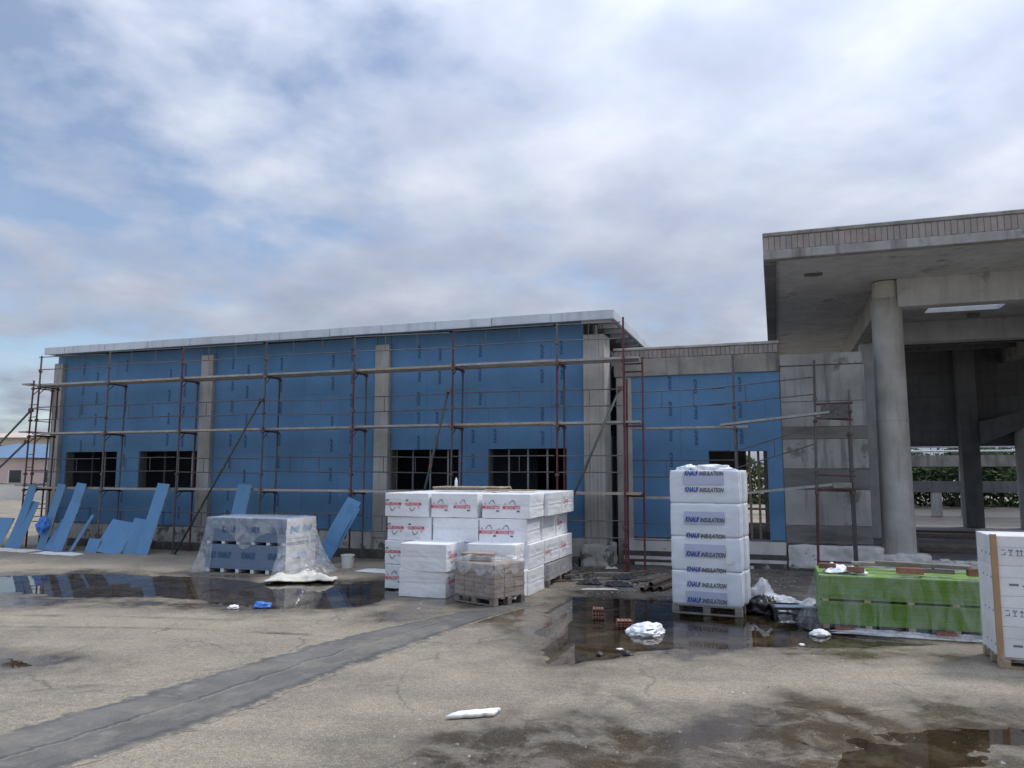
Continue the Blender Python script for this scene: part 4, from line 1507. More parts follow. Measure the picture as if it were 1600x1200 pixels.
MONO = text_mesh('MONOSETO', 0.092, 'ink_red', bold=0.002, shear=0.06, width=0.36)
EPSB = text_mesh('EPS', 0.04, 'ink_black', bold=0.002)
MTXT = text_mesh('M', 0.05, 'ink_pink', bold=0.002, shear=0.3)


def joined(name, items, mats):
    me = bpy.data.meshes.new(name)
    bm = bmesh.new()
    for src, M, mi in items:
        tmp = src.copy()
        tmp.transform(M)
        n0 = len(bm.faces)
        bm.from_mesh(tmp)
        bm.faces.ensure_lookup_table()
        for f in bm.faces[n0:]:
            f.material_index = mi
        bpy.data.meshes.remove(tmp)
    bm.to_mesh(me)
    bm.free()
    for m_ in mats:
        me.materials.append(mat(m_))
    return me


roofm = MB()


def stroke(mb, pts, w):
    for p, q in zip(pts[:-1], pts[1:]):
        d = Vector((q[0] - p[0], 0, q[1] - p[1])).normalized()
        s = Vector((-d.z, 0, d.x)) * w / 2
        P, Q = Vector((p[0], 0, p[1])) - d * w * .4, Vector((q[0], 0, q[1])) + d * w * .4
        mb.add([P - s, Q - s, Q + s, P + s], [(0, 1, 2, 3)])


stroke(roofm, [(-0.07, 0.0), (-0.05, 0.0), (-0.05, 0.015), (0.0, 0.065), (0.055, 0.012), (0.055, -0.015)], 0.009)
stroke(roofm, [(0.03, 0.04), (0.03, 0.06)], 0.011)
roof_me = roofm.mesh('house_mark', 'ink_black')
MARK = joined('house_mark', [(roof_me, Matrix.Translation((0.02, 0.0005, 0.055)), 0)], ['ink_black'])
MX, MY = -2.60, 16.02      # front-left ground corner of the main block
rows = ['bottom', 'second', 'third', 'top']
colnm = ['left', 'middle', 'right']


def foam_pack(label, p, rz, faces, k, sc=(1, 1, 1)):
    t = thing('foam_pack', label, 'foam pack', p, rz, 'white packs of insulation foam')
    obj('pack', PACK[k % 5], t, scale=sc)
    mb = MB()
    # strap seam: torn shrink film edge round the pack
    zs = 0.27 * sc[2]
    mb.box(-0.008, 1.008 * sc[0], -0.010, -0.006, zs, zs + 0.006).box(1.004 * sc[0], 1.009 * sc[0], 0.0, 1.0 * sc[1], zs - .02, zs - .014)
    mb.build('film_seam', 'wrap_white', t)
    for (side, u, flip) in faces:
        fl_ = Matrix.Rotation(math.pi if flip else 0, 3, 'Y')
        if side == 'f':
            e_, p_ = fl_.to_euler(), Vector((u * sc[0], -0.014, 0.235 * sc[2]))
        else:
            e_, p_ = (Matrix.Rotation(R(90), 3, 'Z') @ fl_).to_euler(), Vector((1.014 * sc[0], u * sc[1], 0.25 * sc[2]))
        up = Vector((0, 0, 0.025 if flip else -0.025))
        obj('lettering', MONO, t, p_ + up, e_)
        obj('house_mark', MARK, t, p_, e_)
        q_ = e_.to_matrix()
        obj('small_print', EPSB, t, p_ + q_ @ Vector((0.14, 0, -0.095)), e_)
        obj('emblem', MTXT, t, p_ + q_ @ Vector((-0.13, 0, 0.045)), e_)
    return t


def mpos(i, j, lvl, dx=0.0, dy=0.0):
    c, s = math.cos(-AL), math.sin(-AL)
    x, y = i * 1.03 + dx, j * 1.05 + dy
    return (MX + x * c - y * s, MY + x * s + y * c, 0.02 + lvl * 0.482)


FP = {  # prints by (level, column) on the front faces: (position, upside down)
    (3, 0): [('f', 0.21, 1), ('f', 0.66, 1)], (3, 1): [('f', 0.2, 0), ('f', 0.68, 0)], (3, 2): [('f', 0.2, 0), ('f', 0.62, 0)],
    (2, 0): [('f', 0.2, 1), ('f', 0.66, 1)], (2, 1): [], (2, 2): [('f', 0.2, 0), ('f', 0.55, 0)],
    (1, 0): [('f', 0.21, 1), ('f', 0.7, 1)], (0, 0): [('f', 0.21, 0)],
}
kk = 0
where = ['in the front face', 'in the middle of the right flank', 'at the back of the right flank']
for lvl in range(4):
    for j in range(3):
        for i in range(3):
            front, flank = j == 0, i == 2
            if not (front or flank or lvl == 3):
                continue
            if lvl == 0 and flank and j > 0:
                continue
            kk += 1
            jit = (rng.uniform(-.03, .03), rng.uniform(-.03, .03))
            if flank:
                jit = (jit[0] + (0.10, 0.06, -0.03, 0.12)[lvl] * (1 if j else 0.4), jit[1])
            faces = FP.get((lvl, i), []) if front else []
            if flank and j == 2:
                faces = [('f', 0.3, 0), ('r', 0.25, 1)]
            if flank and lvl == 1 and j == 1:
                faces = [('r', 0.2, 0)]
            if front:
                lab = 'white foam pack, %s column of the big stack front, %s row' % (colnm[i], rows[lvl])
            elif flank:
                lab = 'white foam pack %s of the big stack, %s row' % (where[j], rows[lvl])
            else:
                lab = 'white foam pack on top of the big stack, %s column, %s' % (colnm[i], 'second from front' if j == 1 else 'rearmost')
            foam_pack(lab, mpos(i, j, lvl, *jit), -AL + rng.uniform(-.03, .03), faces, kk)
# two low stacks in front
for n_, (px_, py_) in enumerate(((-2.17, 14.98), (-0.88, 14.90))):
    for lvl in range(2):
        kk += 1
        f_ = [('r', 0.3, 1)] if n_ == 0 else []
        foam_pack('white foam pack standing before the big stack, %s, %s' % (('left pair', 'right pair behind the brick pallet')[n_], ('lower', 'upper')[lvl]), (px_ + 0.02 * lvl, py_, 0.02 + lvl * 0.482), -AL + (0.02, -0.02)[lvl], f_, kk, sc=(0.98, 0.92 if n_ == 0 else 0.75, 1.08))
for k in range(2):
    foam_pack('low white foam pack right of the brick pallet, %s' % ('nearer one', 'farther one')[k], (mpos(3, 0, 0, -0.33, -0.35 + 1.0 * k)[0], mpos(3, 0, 0, -0.33, -0.35 + 1.0 * k)[1], 0.03), -AL - 0.02, [], kk + k, sc=(0.30, 0.88, 1.02))


# ------------------------------------------------------------------ wrapped pallets of bricks
def pallet(parent, L_, Wd, h=0.13, m_='timber_grey'):
    for k in range(5):
        MB().box(0, L_, k * (Wd - .1) / 4, k * (Wd - .1) / 4 + 0.1, h - 0.022, h, bev=0.003).build('deck_board', m_, parent)
    for k in range(3):
        y = k * (Wd - 0.1) / 2
        MB().box(0, L_, y, y + 0.1, 0, 0.02).build('runner', m_, parent)
        for q in range(3):
            x = q * (L_ - 0.12) / 2
            MB().box(x, x + 0.12, y, y + 0.1, 0.02, h - 0.022).build('block', m_, parent)


def brick_pallet(label, p, rz, L_, Wd, rows_, m_, plab):
    t = thing('wooden_pallet', plab, 'pallet', p, rz)
    pallet(t, L_, Wd)
    s = thing('brick_stack', label, 'brick stack', (p[0], p[1], p[2] + 0.132), rz)
    bh = 0.083
    nx, ny = max(3, round(L_ / 0.25)), max(2, round(Wd / 0.25))
    bx, by = L_ / nx, Wd / ny
    me = MB().box(-bx / 2 + .004, bx / 2 - .004, -by / 2 + .004, by / 2 - .004, 0.001, bh - .003, bev=0.005).mesh('brick', m_)
    for k in range(rows_):
        for i in range(nx):
            for j in range(ny):
                if 0 < i < nx - 1 and 0 < j < ny - 1 and k < rows_ - 1:
                    continue
                obj('brick', me, s, ((i + .5) * bx + rng.uniform(-.006, .006), (j + .5) * by + rng.uniform(-.006, .006), k * bh), (0, 0, rng.uniform(-.02, .02)))
    return s, rows_ * bh


bpx, bpy_ = -0.31, 13.72
brz = R(-43)
# near corner is the pallet's front right corner; it runs back to the left
d1 = Vector((math.cos(brz), math.sin(brz)))
org = Vector((bpx, bpy_)) - d1 * 1.02
s, hb = brick_pallet('pallet load of brown bricks wrapped in torn film, before the foam', (org.x, org.y, ground_h(bpx, bpy_) + .015), brz, 1.02, 0.80, 7, 'brick_brown', 'grey wooden pallet under the brown wrapped bricks')
fc = film_cover(1.02, 0.80, hb, lambda sd, t_: 0.01, lambda sd, t_: 0.015, 8.0, n=90, levels=8, top=False, fold=0.012)
o = fc.build('film_wrap', 'film_thin', s, smooth=True)
fc = film_cover(1.02, 0.80, hb + 0.03, lambda sd, t_: hb - 0.10 - 0.12 * abs(math.sin(t_ * 7)), lambda sd, t_: 0.04, 12.0, n=90, levels=5, top=True, fold=0.10, top_amp=0.10)
o = fc.build('torn_film', 'film', s, smooth=True)
tt = thing('loose_plank', 'short reddish brown plank lying on top of the wrapped bricks', 'plank', (-0.95, 14.42, ground_h(bpx, bpy_) + .015 + 0.132 + hb + 0.10), R(-18))
MB().box(0, 0.62, 0, 0.24, 0, 0.045, bev=0.005).build('plank', 'brick_brown', tt)
MB().box(0.02, 0.60, 0.02, 0.20, -0.07, -0.002, bev=0.005).build('plank_below', 'timber_grey', tt)
g2 = mpos(2, 1, 0, 0.1, 0.05)
s2, hb2 = brick_pallet('stack of grey bricks under the right flank of the foam packs', (g2[0], g2[1], 0.02), -AL, 1.0, 1.95, 4, 'brick_grey', 'wooden pallet under the grey bricks below the foam packs')
film_cover(1.0, 1.95, hb2, lambda sd, t_: 0.0, lambda sd, t_: 0.01, 15.0, n=80, levels=6, top=False, fold=0.012).build('film_wrap', 'film', s2, smooth=True)

# rack of boards on top of the foam stack
tp = mpos(0.55, 1.0, 4)
t = thing('slatted_pallet', 'wooden slatted pallet lying on top of the foam stack', 'pallet', (tp[0], tp[1], 1.975), -AL)
for k in range(9):
    MB().box(k * 0.18, k * 0.18 + 0.09, 0, 0.8, 0.05, 0.075, bev=0.003).build('slat', 'timber', t)
for y in (0.02, 0.72):
    MB().box(0, 1.55, y, y + 0.07, 0.0, 0.05).build('runner', 'timber_grey', t)
t = thing('loose_plank', 'pale plank lying flat on the foam stack near its right end', 'plank', mpos(1.75, 0.9, 0)[:2] + (1.97,), -AL + .05)
MB().box(0, 1.1, 0, 0.16, 0, 0.03, bev=0.004).build('plank', 'timber', t)
for k in range(1):
    t = thing('plastic_bottle', 'small clear bottle standing on the slatted pallet', 'bottle', (tp[0] + 0.52, tp[1] - 0.1, 2.052), 0)
    MB().tube((0, 0, 0), (0, 0, 0.13), 0.032, n=12).tube((0, 0, 0.13), (0, 0, 0.17), 0.032, 0.014, 12).tube((0, 0, .17), (0, 0, .195), 0.014, n=10).build('bottle_body', 'bucket_white', t, smooth=False)

# ------------------------------------------------------------------ insulation roll packs on a pallet
KX, KY = 2.735, 13.46
KRZ = R(-24)
KI1 = text_mesh('KNAUf', 0.12, 'ink_blue', bold=0.004, shear=0.25, width=0.235)
KI2 = text_mesh('INSULATION', 0.10, 'ink_grey', bold=0.0035, shear=0.25, width=0.41)
kd = ground_h(3.3, 13.5)
t = thing('wooden_pallet', 'wooden pallet in the puddle under the wrapped insulation rolls', 'pallet', (KX, KY, -0.01), KRZ)
pallet(t, 1.16, 0.8, 0.15, 'timber_grey')
PH = 0.565


def roll_pack(label, lvl):
    t = thing('insulation_pack', label, 'insulation pack', (KX, KY, 0.142 + lvl * PH), KRZ, 'packs of insulation rolls on one pallet')

    def puff(x0, x1, y0, y1, h, seed):
        n_ = 14
        bm = bmesh.new()
        bmesh.ops.create_cube(bm, size=1)
        bmesh.ops.subdivide_edges(bm, edges=bm.edges[:], cuts=n_, use_grid_fill=True)
        for v in bm.verts:
            u = v.co * 2
            # rounded, bulging bag
            k = 0.03
            sx = (x1 - x0) / 2 * (1 + k * 0.15 * (1 - u.z * u.z)) * (1 - 0.012 * abs(u.z) ** 10 - 0.02 * abs(u.y) ** 8)
            sy = (y1 - y0) / 2 * (1 + k * (1 - u.z * u.z) * (1 - u.x ** 4)) * (1 - 0.03 * abs(u.z) ** 10 - 0.04 * abs(u.x) ** 12)
            sz = (h + 0.006) / 2 * (1 - 0.01 * abs(u.x) ** 12 - 0.006 * abs(u.y) ** 12)
            p = Vector(((x0 + x1) / 2 + u.x * sx, (y0 + y1) / 2 + u.y * sy, h / 2 + u.z * sz))
            w = 0.007 * nz(p.x * 5 + seed, p.y * 5, p.z * 9 + seed) + 0.004 * nz(p.x * 14, p.y * 14 + seed, p.z * 20)
            v.co = p + Vector((u.x, u.y, 0)).normalized() * w if abs(u.x) + abs(u.y) > 0.2 else p
        me = bpy.data.meshes.new('bag')
        bm.to_mesh(me)
        bm.free()
        return me
    for nm, y0, y1, sd in (('front_bag', 0.0, 0.40, lvl * 3.1), ('rear_bag', 0.41, 0.80, lvl * 3.1 + 1)):
        me = puff(0.0, 1.17 + (0.04 if nm == 'rear_bag' else 0), y0, y1, PH, sd)
        me.materials.append(MATS['wrap_white' if nm == 'front_bag' else 'roll_white'])
        me.polygons.foreach_set('use_smooth', [True] * len(me.polygons))
        obj(nm, me, t)
    # print on the front: a lilac panel and two lines of lettering
    lz = (0.30, 0.25, 0.16, 0.28)[lvl]
    pz = (0.02, 0.24, 0.22, 0.32)[lvl]
    pn = MB()
    nn = 10
    vs = [(0.24 + 0.68 * i / nn, -0.022 + 0.014 * abs((pz + 0.21 * k / 4) / PH * 2 - 1) ** 2, pz + 0.21 * k / 4) for i in range(nn + 1) for k in range(5)]
    pn.add(vs, [(i * 5 + k, (i + 1) * 5 + k, (i + 1) * 5 + k + 1, i * 5 + k + 1) for i in range(nn) for k in range(4)])
    pn.build('print_panel', 'wrap_lilac', t)
    for z in ((0.06, 0.32), (0.0, 0.26), (0.0, 0.27), (0.21, 0.49))[lvl]:
        z += 0.02
        y = -0.030 + 0.014 * abs(z / PH * 2 - 1) ** 2
        tl = R(4) * (z / PH * 2 - 1)
        obj('lettering', KI1, t, (0.375, y, z + 0.003), (tl, 0, 0))
        obj('lettering', KI2, t, (0.715, y, z - 0.002), (tl, 0, 0))
    if lvl == 1:
        MB().box(0.93, 1.03, -0.036, -0.033, 0.14, 0.23).build('sticker', 'white_paint', t)
    return t


for lvl, nm in enumerate(('lowest', 'second from the bottom', 'third from the bottom', 'topmost')):
    roll_pack('white wrapped insulation pack on the tall pallet stack, %s' % nm, lvl)
c, s = math.cos(KRZ), math.sin(KRZ)
for k, (x, y, sx, lab) in enumerate(((0.25, 0.35, 0.17, 'left of two crumpled white film lumps atop the insulation stack'), (0.62, 0.3, 0.40, 'long crumpled white film lump atop the insulation stack'))):
    o = blob('film_lump', 'sack_white', sx, 0.18, 0.085, 20 + k * 5, 0.5, 2.5)
    o.location = (KX + x * c - y * s, KY + x * s + y * c, 0.142 + 4 * PH - 0.02)
    o.rotation_euler = (0, 0, KRZ)
    tag(o, lab, 'plastic film')

# ------------------------------------------------------------------ green board pallet
GX, GY = 4.68, 11.98
ggz = ground_h(5.5, 11.7) + 0.012
for k, (z, lab) in enumerate(((0.0, 'lower pack of bright green boards under film'), (0.395, 'upper pack of bright green boards under film'))):
    board_pack('green_board_pack', lab, GX, GY, ggz + z, 2.5, 1.2, 0.335 if k == 0 else 0.345, 0.075 if k == 0 else 0.05, 5, 'board_green', 'board_green', 13, -AL, 'timber')
HG = 0.80


def zg(sd, t_):
    return 0.0 if sd not in (0,) else 0.02


fc = film_cover(2.5, 1.2, HG, zg, lambda sd, t_: (0.30 if sd in (3, 2.5, 3.5) else 0.05), 30.0, n=170, levels=14, fold=0.06, top_amp=0.03)
o = fc.build('film_cover', 'film_streaky', None, smooth=True)
o.location = (GX, GY, ggz)
o.rotation_euler = (0, 0, -AL)
tag(o, 'clear film wrapped over the green board packs', 'plastic film')


def on_green(x, y, z=0.0):
    c, s = math.cos(-AL), math.sin(-AL)
    return (GX + x * c - y * s, GY + x * s + y * c, ggz + HG + 0.04 + z)


def hollow_brick(label, p, rz, L_=0.25, D_=0.12, H_=0.10, tilt=0.0):
    t = thing('hollow_brick', label, 'brick', p, rz)
    t.rotation_euler = (tilt, 0, rz)
    mb = MB()
    ny_, nz_ = 4, 3
    w = 0.012
    # shell walls and webs running along x, open ends
    for k in range(ny_ + 1):
        y = k * (D_ - w) / ny_
        mb.box(0, L_, y, y + w, 0, H_)
    for k in range(nz_ + 1):
        z = k * (H_ - w) / nz_
        mb.box(0.001, L_ - 0.001, 0.002, D_ - 0.002, z, z + w)
    mb.build('shell', 'brick_red', t)
    return t


hollow_brick('red brick at the left end on top of the green boards', on_green(0.02, 0.25, 0.02), R(-20), 0.25, 0.16, 0.07)
hollow_brick('red brick on the green boards, second from left', on_green(0.42, 0.12), R(-15), 0.24, 0.12, 0.07)
hollow_brick('red brick in the middle on top of the green boards', on_green(1.10, 0.12), R(-22), 0.36, 0.14, 0.085)
hollow_brick('red brick at the right end of the green boards', on_green(2.05, 0.12), R(-14), 0.26, 0.12, 0.10)
for k, (x, y, z, ln, rz, lab) in enumerate(((0.85, 0.5, 0.085, 1.25, -34, 'long weathered timber lying diagonally over the green boards'), (0.55, 0.85, 0.02, 1.7, -19, 'thin weathered timber at the back of the green boards'), (1.35, 0.32, 0.005, 0.55, -26, 'short dark timber end in front on the green boards'))):
    t = thing('timber_beam', lab, 'timber', on_green(x, y, z), R(rz))
    MB().box(0, ln, 0, 0.10, 0, 0.055, bev=0.006).build('beam', 'timber_grey', t)
    MB().box(-0.003, 0.0, 0.008, 0.092, 0.006, 0.049).build('end_grain', 'timber', t)
o = rumpled('white_sheet', 'sack_white', [(0, 0), (0.6, 0), (0.6, 0.5), (0, 0.5)], 0.006, 33, 0.07)
o.location = on_green(0.1, 0.15, -0.035)
o.rotation_euler = (0, 0, -AL)
tag(o, 'crumpled white sheet under the bricks on the green boards', 'sheet')
o = rumpled('film_hem', 'film', [(0, 0), (2.3, -0.05), (2.3, 0.3), (0, 0.3)], 0.002, 37, 0.04)
o.location = (GX + 0.05, GY - 0.33, ggz - 0.01)
o.rotation_euler = (0, 0, -AL)
tag(o, 'strip of film trailing on wet ground before the green boards', 'plastic film')
for k, (x, lab) in enumerate(((0.2, 'red brick under the left end of the lower green pack'), (1.55, 'red brick under the lower green pack near its middle'))):
    c, s = math.cos(-AL), math.sin(-AL)
    hollow_brick(lab, (GX + x * c + 0.13 * s, GY + x * s - 0.13 * c, ggz), -AL, 0.26, 0.12, 0.06)

# ------------------------------------------------------------------ white carton pallet at the right edge
CX, CY = 5.93, 9.66
cz = ground_h(6.2, 9.8) + 0.006
t = thing('wooden_pallet', 'pale wooden pallet under the white cartons at the right edge', 'pallet', (CX, CY, cz), -AL)
pallet(t, 1.2, 0.8, 0.125, 'timber')
ARW = MB()
stroke(ARW, [(-0.028, -0.03), (-0.028, 0.03)], 0.008)
stroke(ARW, [(-0.045, 0.012), (-0.028, 0.032), (-0.011, 0.012)], 0.008)
stroke(ARW, [(0.012, -0.03), (0.012, 0.03)], 0.008)
stroke(ARW, [(-0.005, 0.012), (0.012, 0.032), (0.029, 0.012)], 0.008)
stroke(ARW, [(-0.045, -0.038), (0.03, -0.038)], 0.007)
stroke(ARW, [(-0.12, 0.03), (-0.08, 0.03), (-0.10, 0.0), (-0.12, 0.03)], 0.008)
stroke(ARW, [(-0.10, 0.0), (-0.10, -0.032)], 0.007)
stroke(ARW, [(-0.118, -0.034), (-0.082, -0.034)], 0.007)
stroke(ARW, [(-0.20, 0.03), (-0.16, 0.03)], 0.008)
stroke(ARW, [(-0.20, -0.03), (-0.16, -0.03), (-0.16, 0.0)], 0.008)
arw = ARW.mesh('carton_mark', 'ink_grey')
nm_r = ['bottom', 'second', 'third', 'top']
c_, s_ = math.cos(-AL), math.sin(-AL)
for lvl in range(4):
    for i in range(2):
        x0 = 0.0 if i == 0 else 0.62
        hh = 0.362
        t = thing('white_carton', 'white carton on the right-edge pallet, %s row, %s' % (nm_r[lvl], ('left column', 'right column')[i]), 'carton', (CX + x0 * c_, CY + x0 * s_, cz + 0.127 + lvl * (hh + .002)), -AL, 'white cartons on the pallet at the right edge')
        MB().box(0.004, 0.575 if i else 0.612, 0.004, 0.78, 0, hh, bev=0.006).build('carton_box', 'carton_white', t)
        MB().box(0.02, 0.56, 0.0015, 0.0035, hh * .62, hh * .63).box(0.4, 0.52, 0.0015, 0.0035, hh * .2, hh * .27).build('tape_edge', 'carton_grey', t)
        if lvl in (1, 3):
            obj('carton_mark', arw, t, (0.30, 0.0, hh * 0.45))
        else:
            MB().box(0.16, 0.26, 0.0, 0.0035, hh * .35, hh * .42).box(0.3, 0.36, 0.0, 0.0035, hh * .33, hh * .37).build('carton_mark', 'ink_grey', t)
        if i == 0:
            for q in range(3):
                yy, z_ = 0.12 + 0.19 * q, 0.12 + 0.04 * ((q * 3 + lvl) % 3)
                MB().box(0.0, 0.0035, yy, yy + 0.03, z_, z_ + 0.02).build('carton_mark', 'ink_grey', t)
t = thing('edge_protector', 'brown cardboard corner strip on the white carton stack', 'corner strip', (CX - 0.008, CY - 0.006, cz + 0.10), -AL)
MB().box(0.0, 0.06, -0.008, 0.0, 0, 1.50).box(-0.004, 0.0, -0.008, 0.055, 0, 1.50).build('strip', 'cardboard', t)
fc = film_cover(1.2, 0.8, 1.59, lambda sd, t_: 0.06, lambda sd, t_: 0.012, 50.0, n=90, levels=12, fold=0.012, top_amp=0.01)
o = fc.build('stretch_film', 'film_thin', None, smooth=True)
o.location = (CX, CY, cz)
o.rotation_euler = (0, 0, -AL)
tag(o, 'clear stretch film wound round the white carton stack', 'plastic film')

# ------------------------------------------------------------------ small things in the yard
o = rumpled('cream_sheet', 'sheet_cream', [(0, 0), (1.45, -0.08), (1.5, 0.5), (0.1, 0.75)], 0.02, 3, 0.10)
o.location = (-5.3, 16.75, 0.012)
o.rotation_euler = (0, 0, R(8))
tag(o, 'cream folded sheet lying at the back puddle before the board pallet', 'sheet')
t = thing('white_bucket', 'white plastic bucket right of the film-covered board pallet', 'bucket', (-4.05, 19.3, 0.02), 0)
b_ = MB()
b_.tube((0, 0, 0), (0, 0, 0.32), 0.135, 0.165, 20, cap=False)
b_.tube((0, 0, 0.01), (0, 0, 0.012), 0.135, 0.135, 20)
b_.build('bucket_body', 'bucket_white', t, smooth=True)
MB().tube((0, 0, 0.29), (0, 0, 0.315), 0.175, 0.175, 20, cap=False).build('rim', 'bucket_white', t)
hd = MB()
for k in range(10):
    a0, a1 = math.pi * k / 10, math.pi * (k + 1) / 10
    hd.tube((0.17 * math.cos(a0), -0.14 * math.sin(a0), 0.30 - 0.1 * math.sin(a0)), (0.17 * math.cos(a1), -0.14 * math.sin(a1), 0.30 - 0.1 * math.sin(a1)), 0.005, n=6)
hd.build('handle', 'rail_steel', t)

o = blob('white_sack', 'sack_white', 0.26, 0.18, 0.115, 5.2, 0.5, 0.75, crease=0.20, sub=5, hf=0.05)
o.location = (1.98, 11.75, -0.03)
o.rotation_euler = (0, R(-4), R(12))
tag(o, 'crumpled white sack lying in the middle puddle', 'sack')
MB().box(-0.06, 0.05, -0.002, 0.002, 0.0, 0.02, M=Matrix.Translation((0.02, -0.18, 0.10)) @ Matrix.Rotation(R(-35), 4, 'X')).build('print', 'ink_grey', o)
hollow_brick('red hollow brick standing in the middle puddle, farther one', (1.50, 12.82, -0.03), R(86), 0.19, 0.19, 0.19)
hollow_brick('red hollow brick lying beside the white sack in the puddle', (1.86, 12.18, -0.03), R(88), 0.19, 0.24, 0.12)
o = blob('blue_bag', 'bag_blue', 0.14, 0.09, 0.08, 9, 0.35, 1.3, crease=0.3)
o.location = (-4.40, 13.86, 0.004)
tag(o, 'crumpled blue plastic bag at the near edge of the back puddle', 'bag')
o = blob('white_stone', 'foam', 0.09, 0.06, 0.05, 11, 0.3)
o.location = (-4.85, 13.72, 0.01)
tag(o, 'white stone left of the blue plastic bag', 'stone')
o = rumpled('foam_slab', 'foam', [(0, 0), (0.46, 0.10), (0.50, 0.26), (0.10, 0.14)], 0.035, 6, 0.012)
o.location = (-0.63, 7.68, ground_h(-.4, 7.75) + 0.006)
tag(o, 'broken white foam piece lying alone in the foreground', 'foam piece')
o = blob('rubbish_bag', 'bag_black', 0.2, 0.18, 0.2, 17, 0.35, 1.8, crease=0.5)
o.location = (4.28, 13.45, -0.02)
tag(o, 'black rubbish bag at the right foot of the insulation stack', 'bag')
for k, (x, y, sx, sy, sz, lab) in enumerate(((4.62, 13.7, 0.30, 0.22, 0.20, 'clear plastic heap beside the black rubbish bag'), (5.02, 13.3, 0.26, 0.25, 0.16, 'clear plastic heap beside the green board pallet'), (4.45, 14.0, 0.22, 0.22, 0.30, 'clear plastic heap behind the black rubbish bag'))):
    o = blob('plastic_heap', 'film_thick', sx, sy, sz, 40 + k * 7, 0.4, 1.4, crease=0.25)
    o.location = (x, y, -0.01)
    tag(o, lab, 'plastic film')
for k, (x, y, s_, lab) in enumerate(((4.52, 11.62, 0.13, 'white rag at the near left corner of the green boards'), (4.02, 11.0, 0.04, 'tiny white scrap in the puddle left of the green boards'), (1.46, 10.75, 0.05, 'small white card on the near side of the middle puddle'))):
    o = blob('white_scrap', 'foam', s_, s_ * .7, s_ * .5, 60 + k, 0.6, 2.5, sub=3)
    o.location = (x, y, ground_h(x, y) + 0.008 if k else -0.01)
    tag(o, lab, 'scrap')
for k, (x, y, lab) in enumerate(((1.5, 10.35, 'black scrap near the small white card'), (1.15, 10.42, 'tiny black scrap left of the black scrap by the puddle'))):
    o = blob('black_scrap', 'rubber_black', 0.07 - .03 * k, 0.05, 0.04, 70 + k, 0.6, 2.5, sub=3)
    o.location = (x, y, ground_h(x, y) + 0.006)
    tag(o, lab, 'scrap')
# low steel rack standing in the puddle
t = thing('steel_rack', 'low black steel rack in the puddle beside the green boards', 'rack', (4.27, 12.85, -0.03), R(-8))
for x in (0.0, 0.72):
    for y in (0.0, 0.45):
        MB().box(x, x + 0.05, y, y + 0.05, 0, 0.17).build('leg', 'rubber_black', t)
MB().box(0, 0.77, 0, 0.05, 0.17, 0.21).box(0, 0.77, 0.45, 0.5, 0.17, 0.21).box(0, 0.05, 0.05, 0.45, 0.17, 0.21).box(0.72, 0.77, 0.05, 0.45, 0.17, 0.21).build('top_frame', 'rubber_black', t)
MB().box(0.06, 0.71, 0.06, 0.44, 0.175, 0.19).build('shelf', 'board_grey', t)
# blue rag hanging between boards
wq = W(-16.9, -1.62)
o = blob('blue_rag', 'bag_blue', 0.13, 0.08, 0.2, 5, 0.8, 1.6, flat=False)
o.location = (wq.x + 0.22, wq.y - 0.05, 0.72)
tag(o, 'bunched blue plastic rag wedged between leaning blue boards', 'rag')

# pipes and rubble
for k, (x0, y0, x1, y1, z, lab) in enumerate(((2.56, 15.45, 3.25, 16.6, 0.05, 'rusty pipe on the ground, nearest of the small pipe pile'), (2.75, 15.5, 3.42, 16.6, 0.05, 'rusty pipe on the ground, middle of the small pipe pile'), (2.93, 15.55, 3.55, 16.55, 0.05, 'rusty pipe on the ground, rightmost of the small pipe pile'), (2.75, 15.55, 3.4, 16.65, 0.135, 'rusty pipe lying on top of the small pipe pile'))):
    t = thing('steel_pipe', lab, 'pipe', (x0, y0, 0.02), 0, 'rusty pipes before the insulation stack')
    d = Vector((x1 - x0, y1 - y0, 0))
    pp = MB()
    pp.tube((0, 0, z), (d.x, d.y, z), 0.048, n=14, cap=False)
    pp.tube((0, 0, z), (d.x, d.y, z), 0.040, n=14, cap=False)
    pp.build('pipe_wall', 'pipe_rust', t, smooth=True)
for k, (x, y, w_, d_, lab) in enumerate(((1.35, 16.5, 0.55, 0.5, 'black membrane scrap bent up, left in the rubble patch'), (1.9, 16.2, 0.6, 0.45, 'black membrane scrap in the middle of the rubble patch'), (1.15, 17.2, 0.7, 0.4, 'black membrane scrap at the back of the rubble patch'), (2.2, 17.2, 0.6, 0.35, 'black membrane scrap at the right of the rubble patch'))):
    o = rumpled('membrane_scrap', 'rubber_black', [(0, 0), (w_, -0.1), (w_ * .9, d_), (0.1, d_ * .8)], 0.006, 80 + k * 4, 0.075)
    o.location = (x, y, 0.015)
    tag(o, lab, 'membrane scrap')
o = rumpled('paper_sheet', 'sheet_cream', [(0, 0), (0.75, -0.05), (0.72, 0.12), (0.05, 0.14)], 0.004, 91, 0.015)
o.location = (1.38, 15.75, 0.02)
tag(o, 'long cream paper strip in front of the rubble patch', 'paper')
o = rumpled('paper_sheet', 'sheet_cream', [(0, 0), (0.3, -0.05), (0.32, 0.12), (0.05, 0.14)], 0.004, 95, 0.04)
o.location = (2.25, 19.0, 0.02)
tag(o, 'small cream paper piece near the scaffold tower foot', 'paper')
names = ['left', 'middle', 'right']
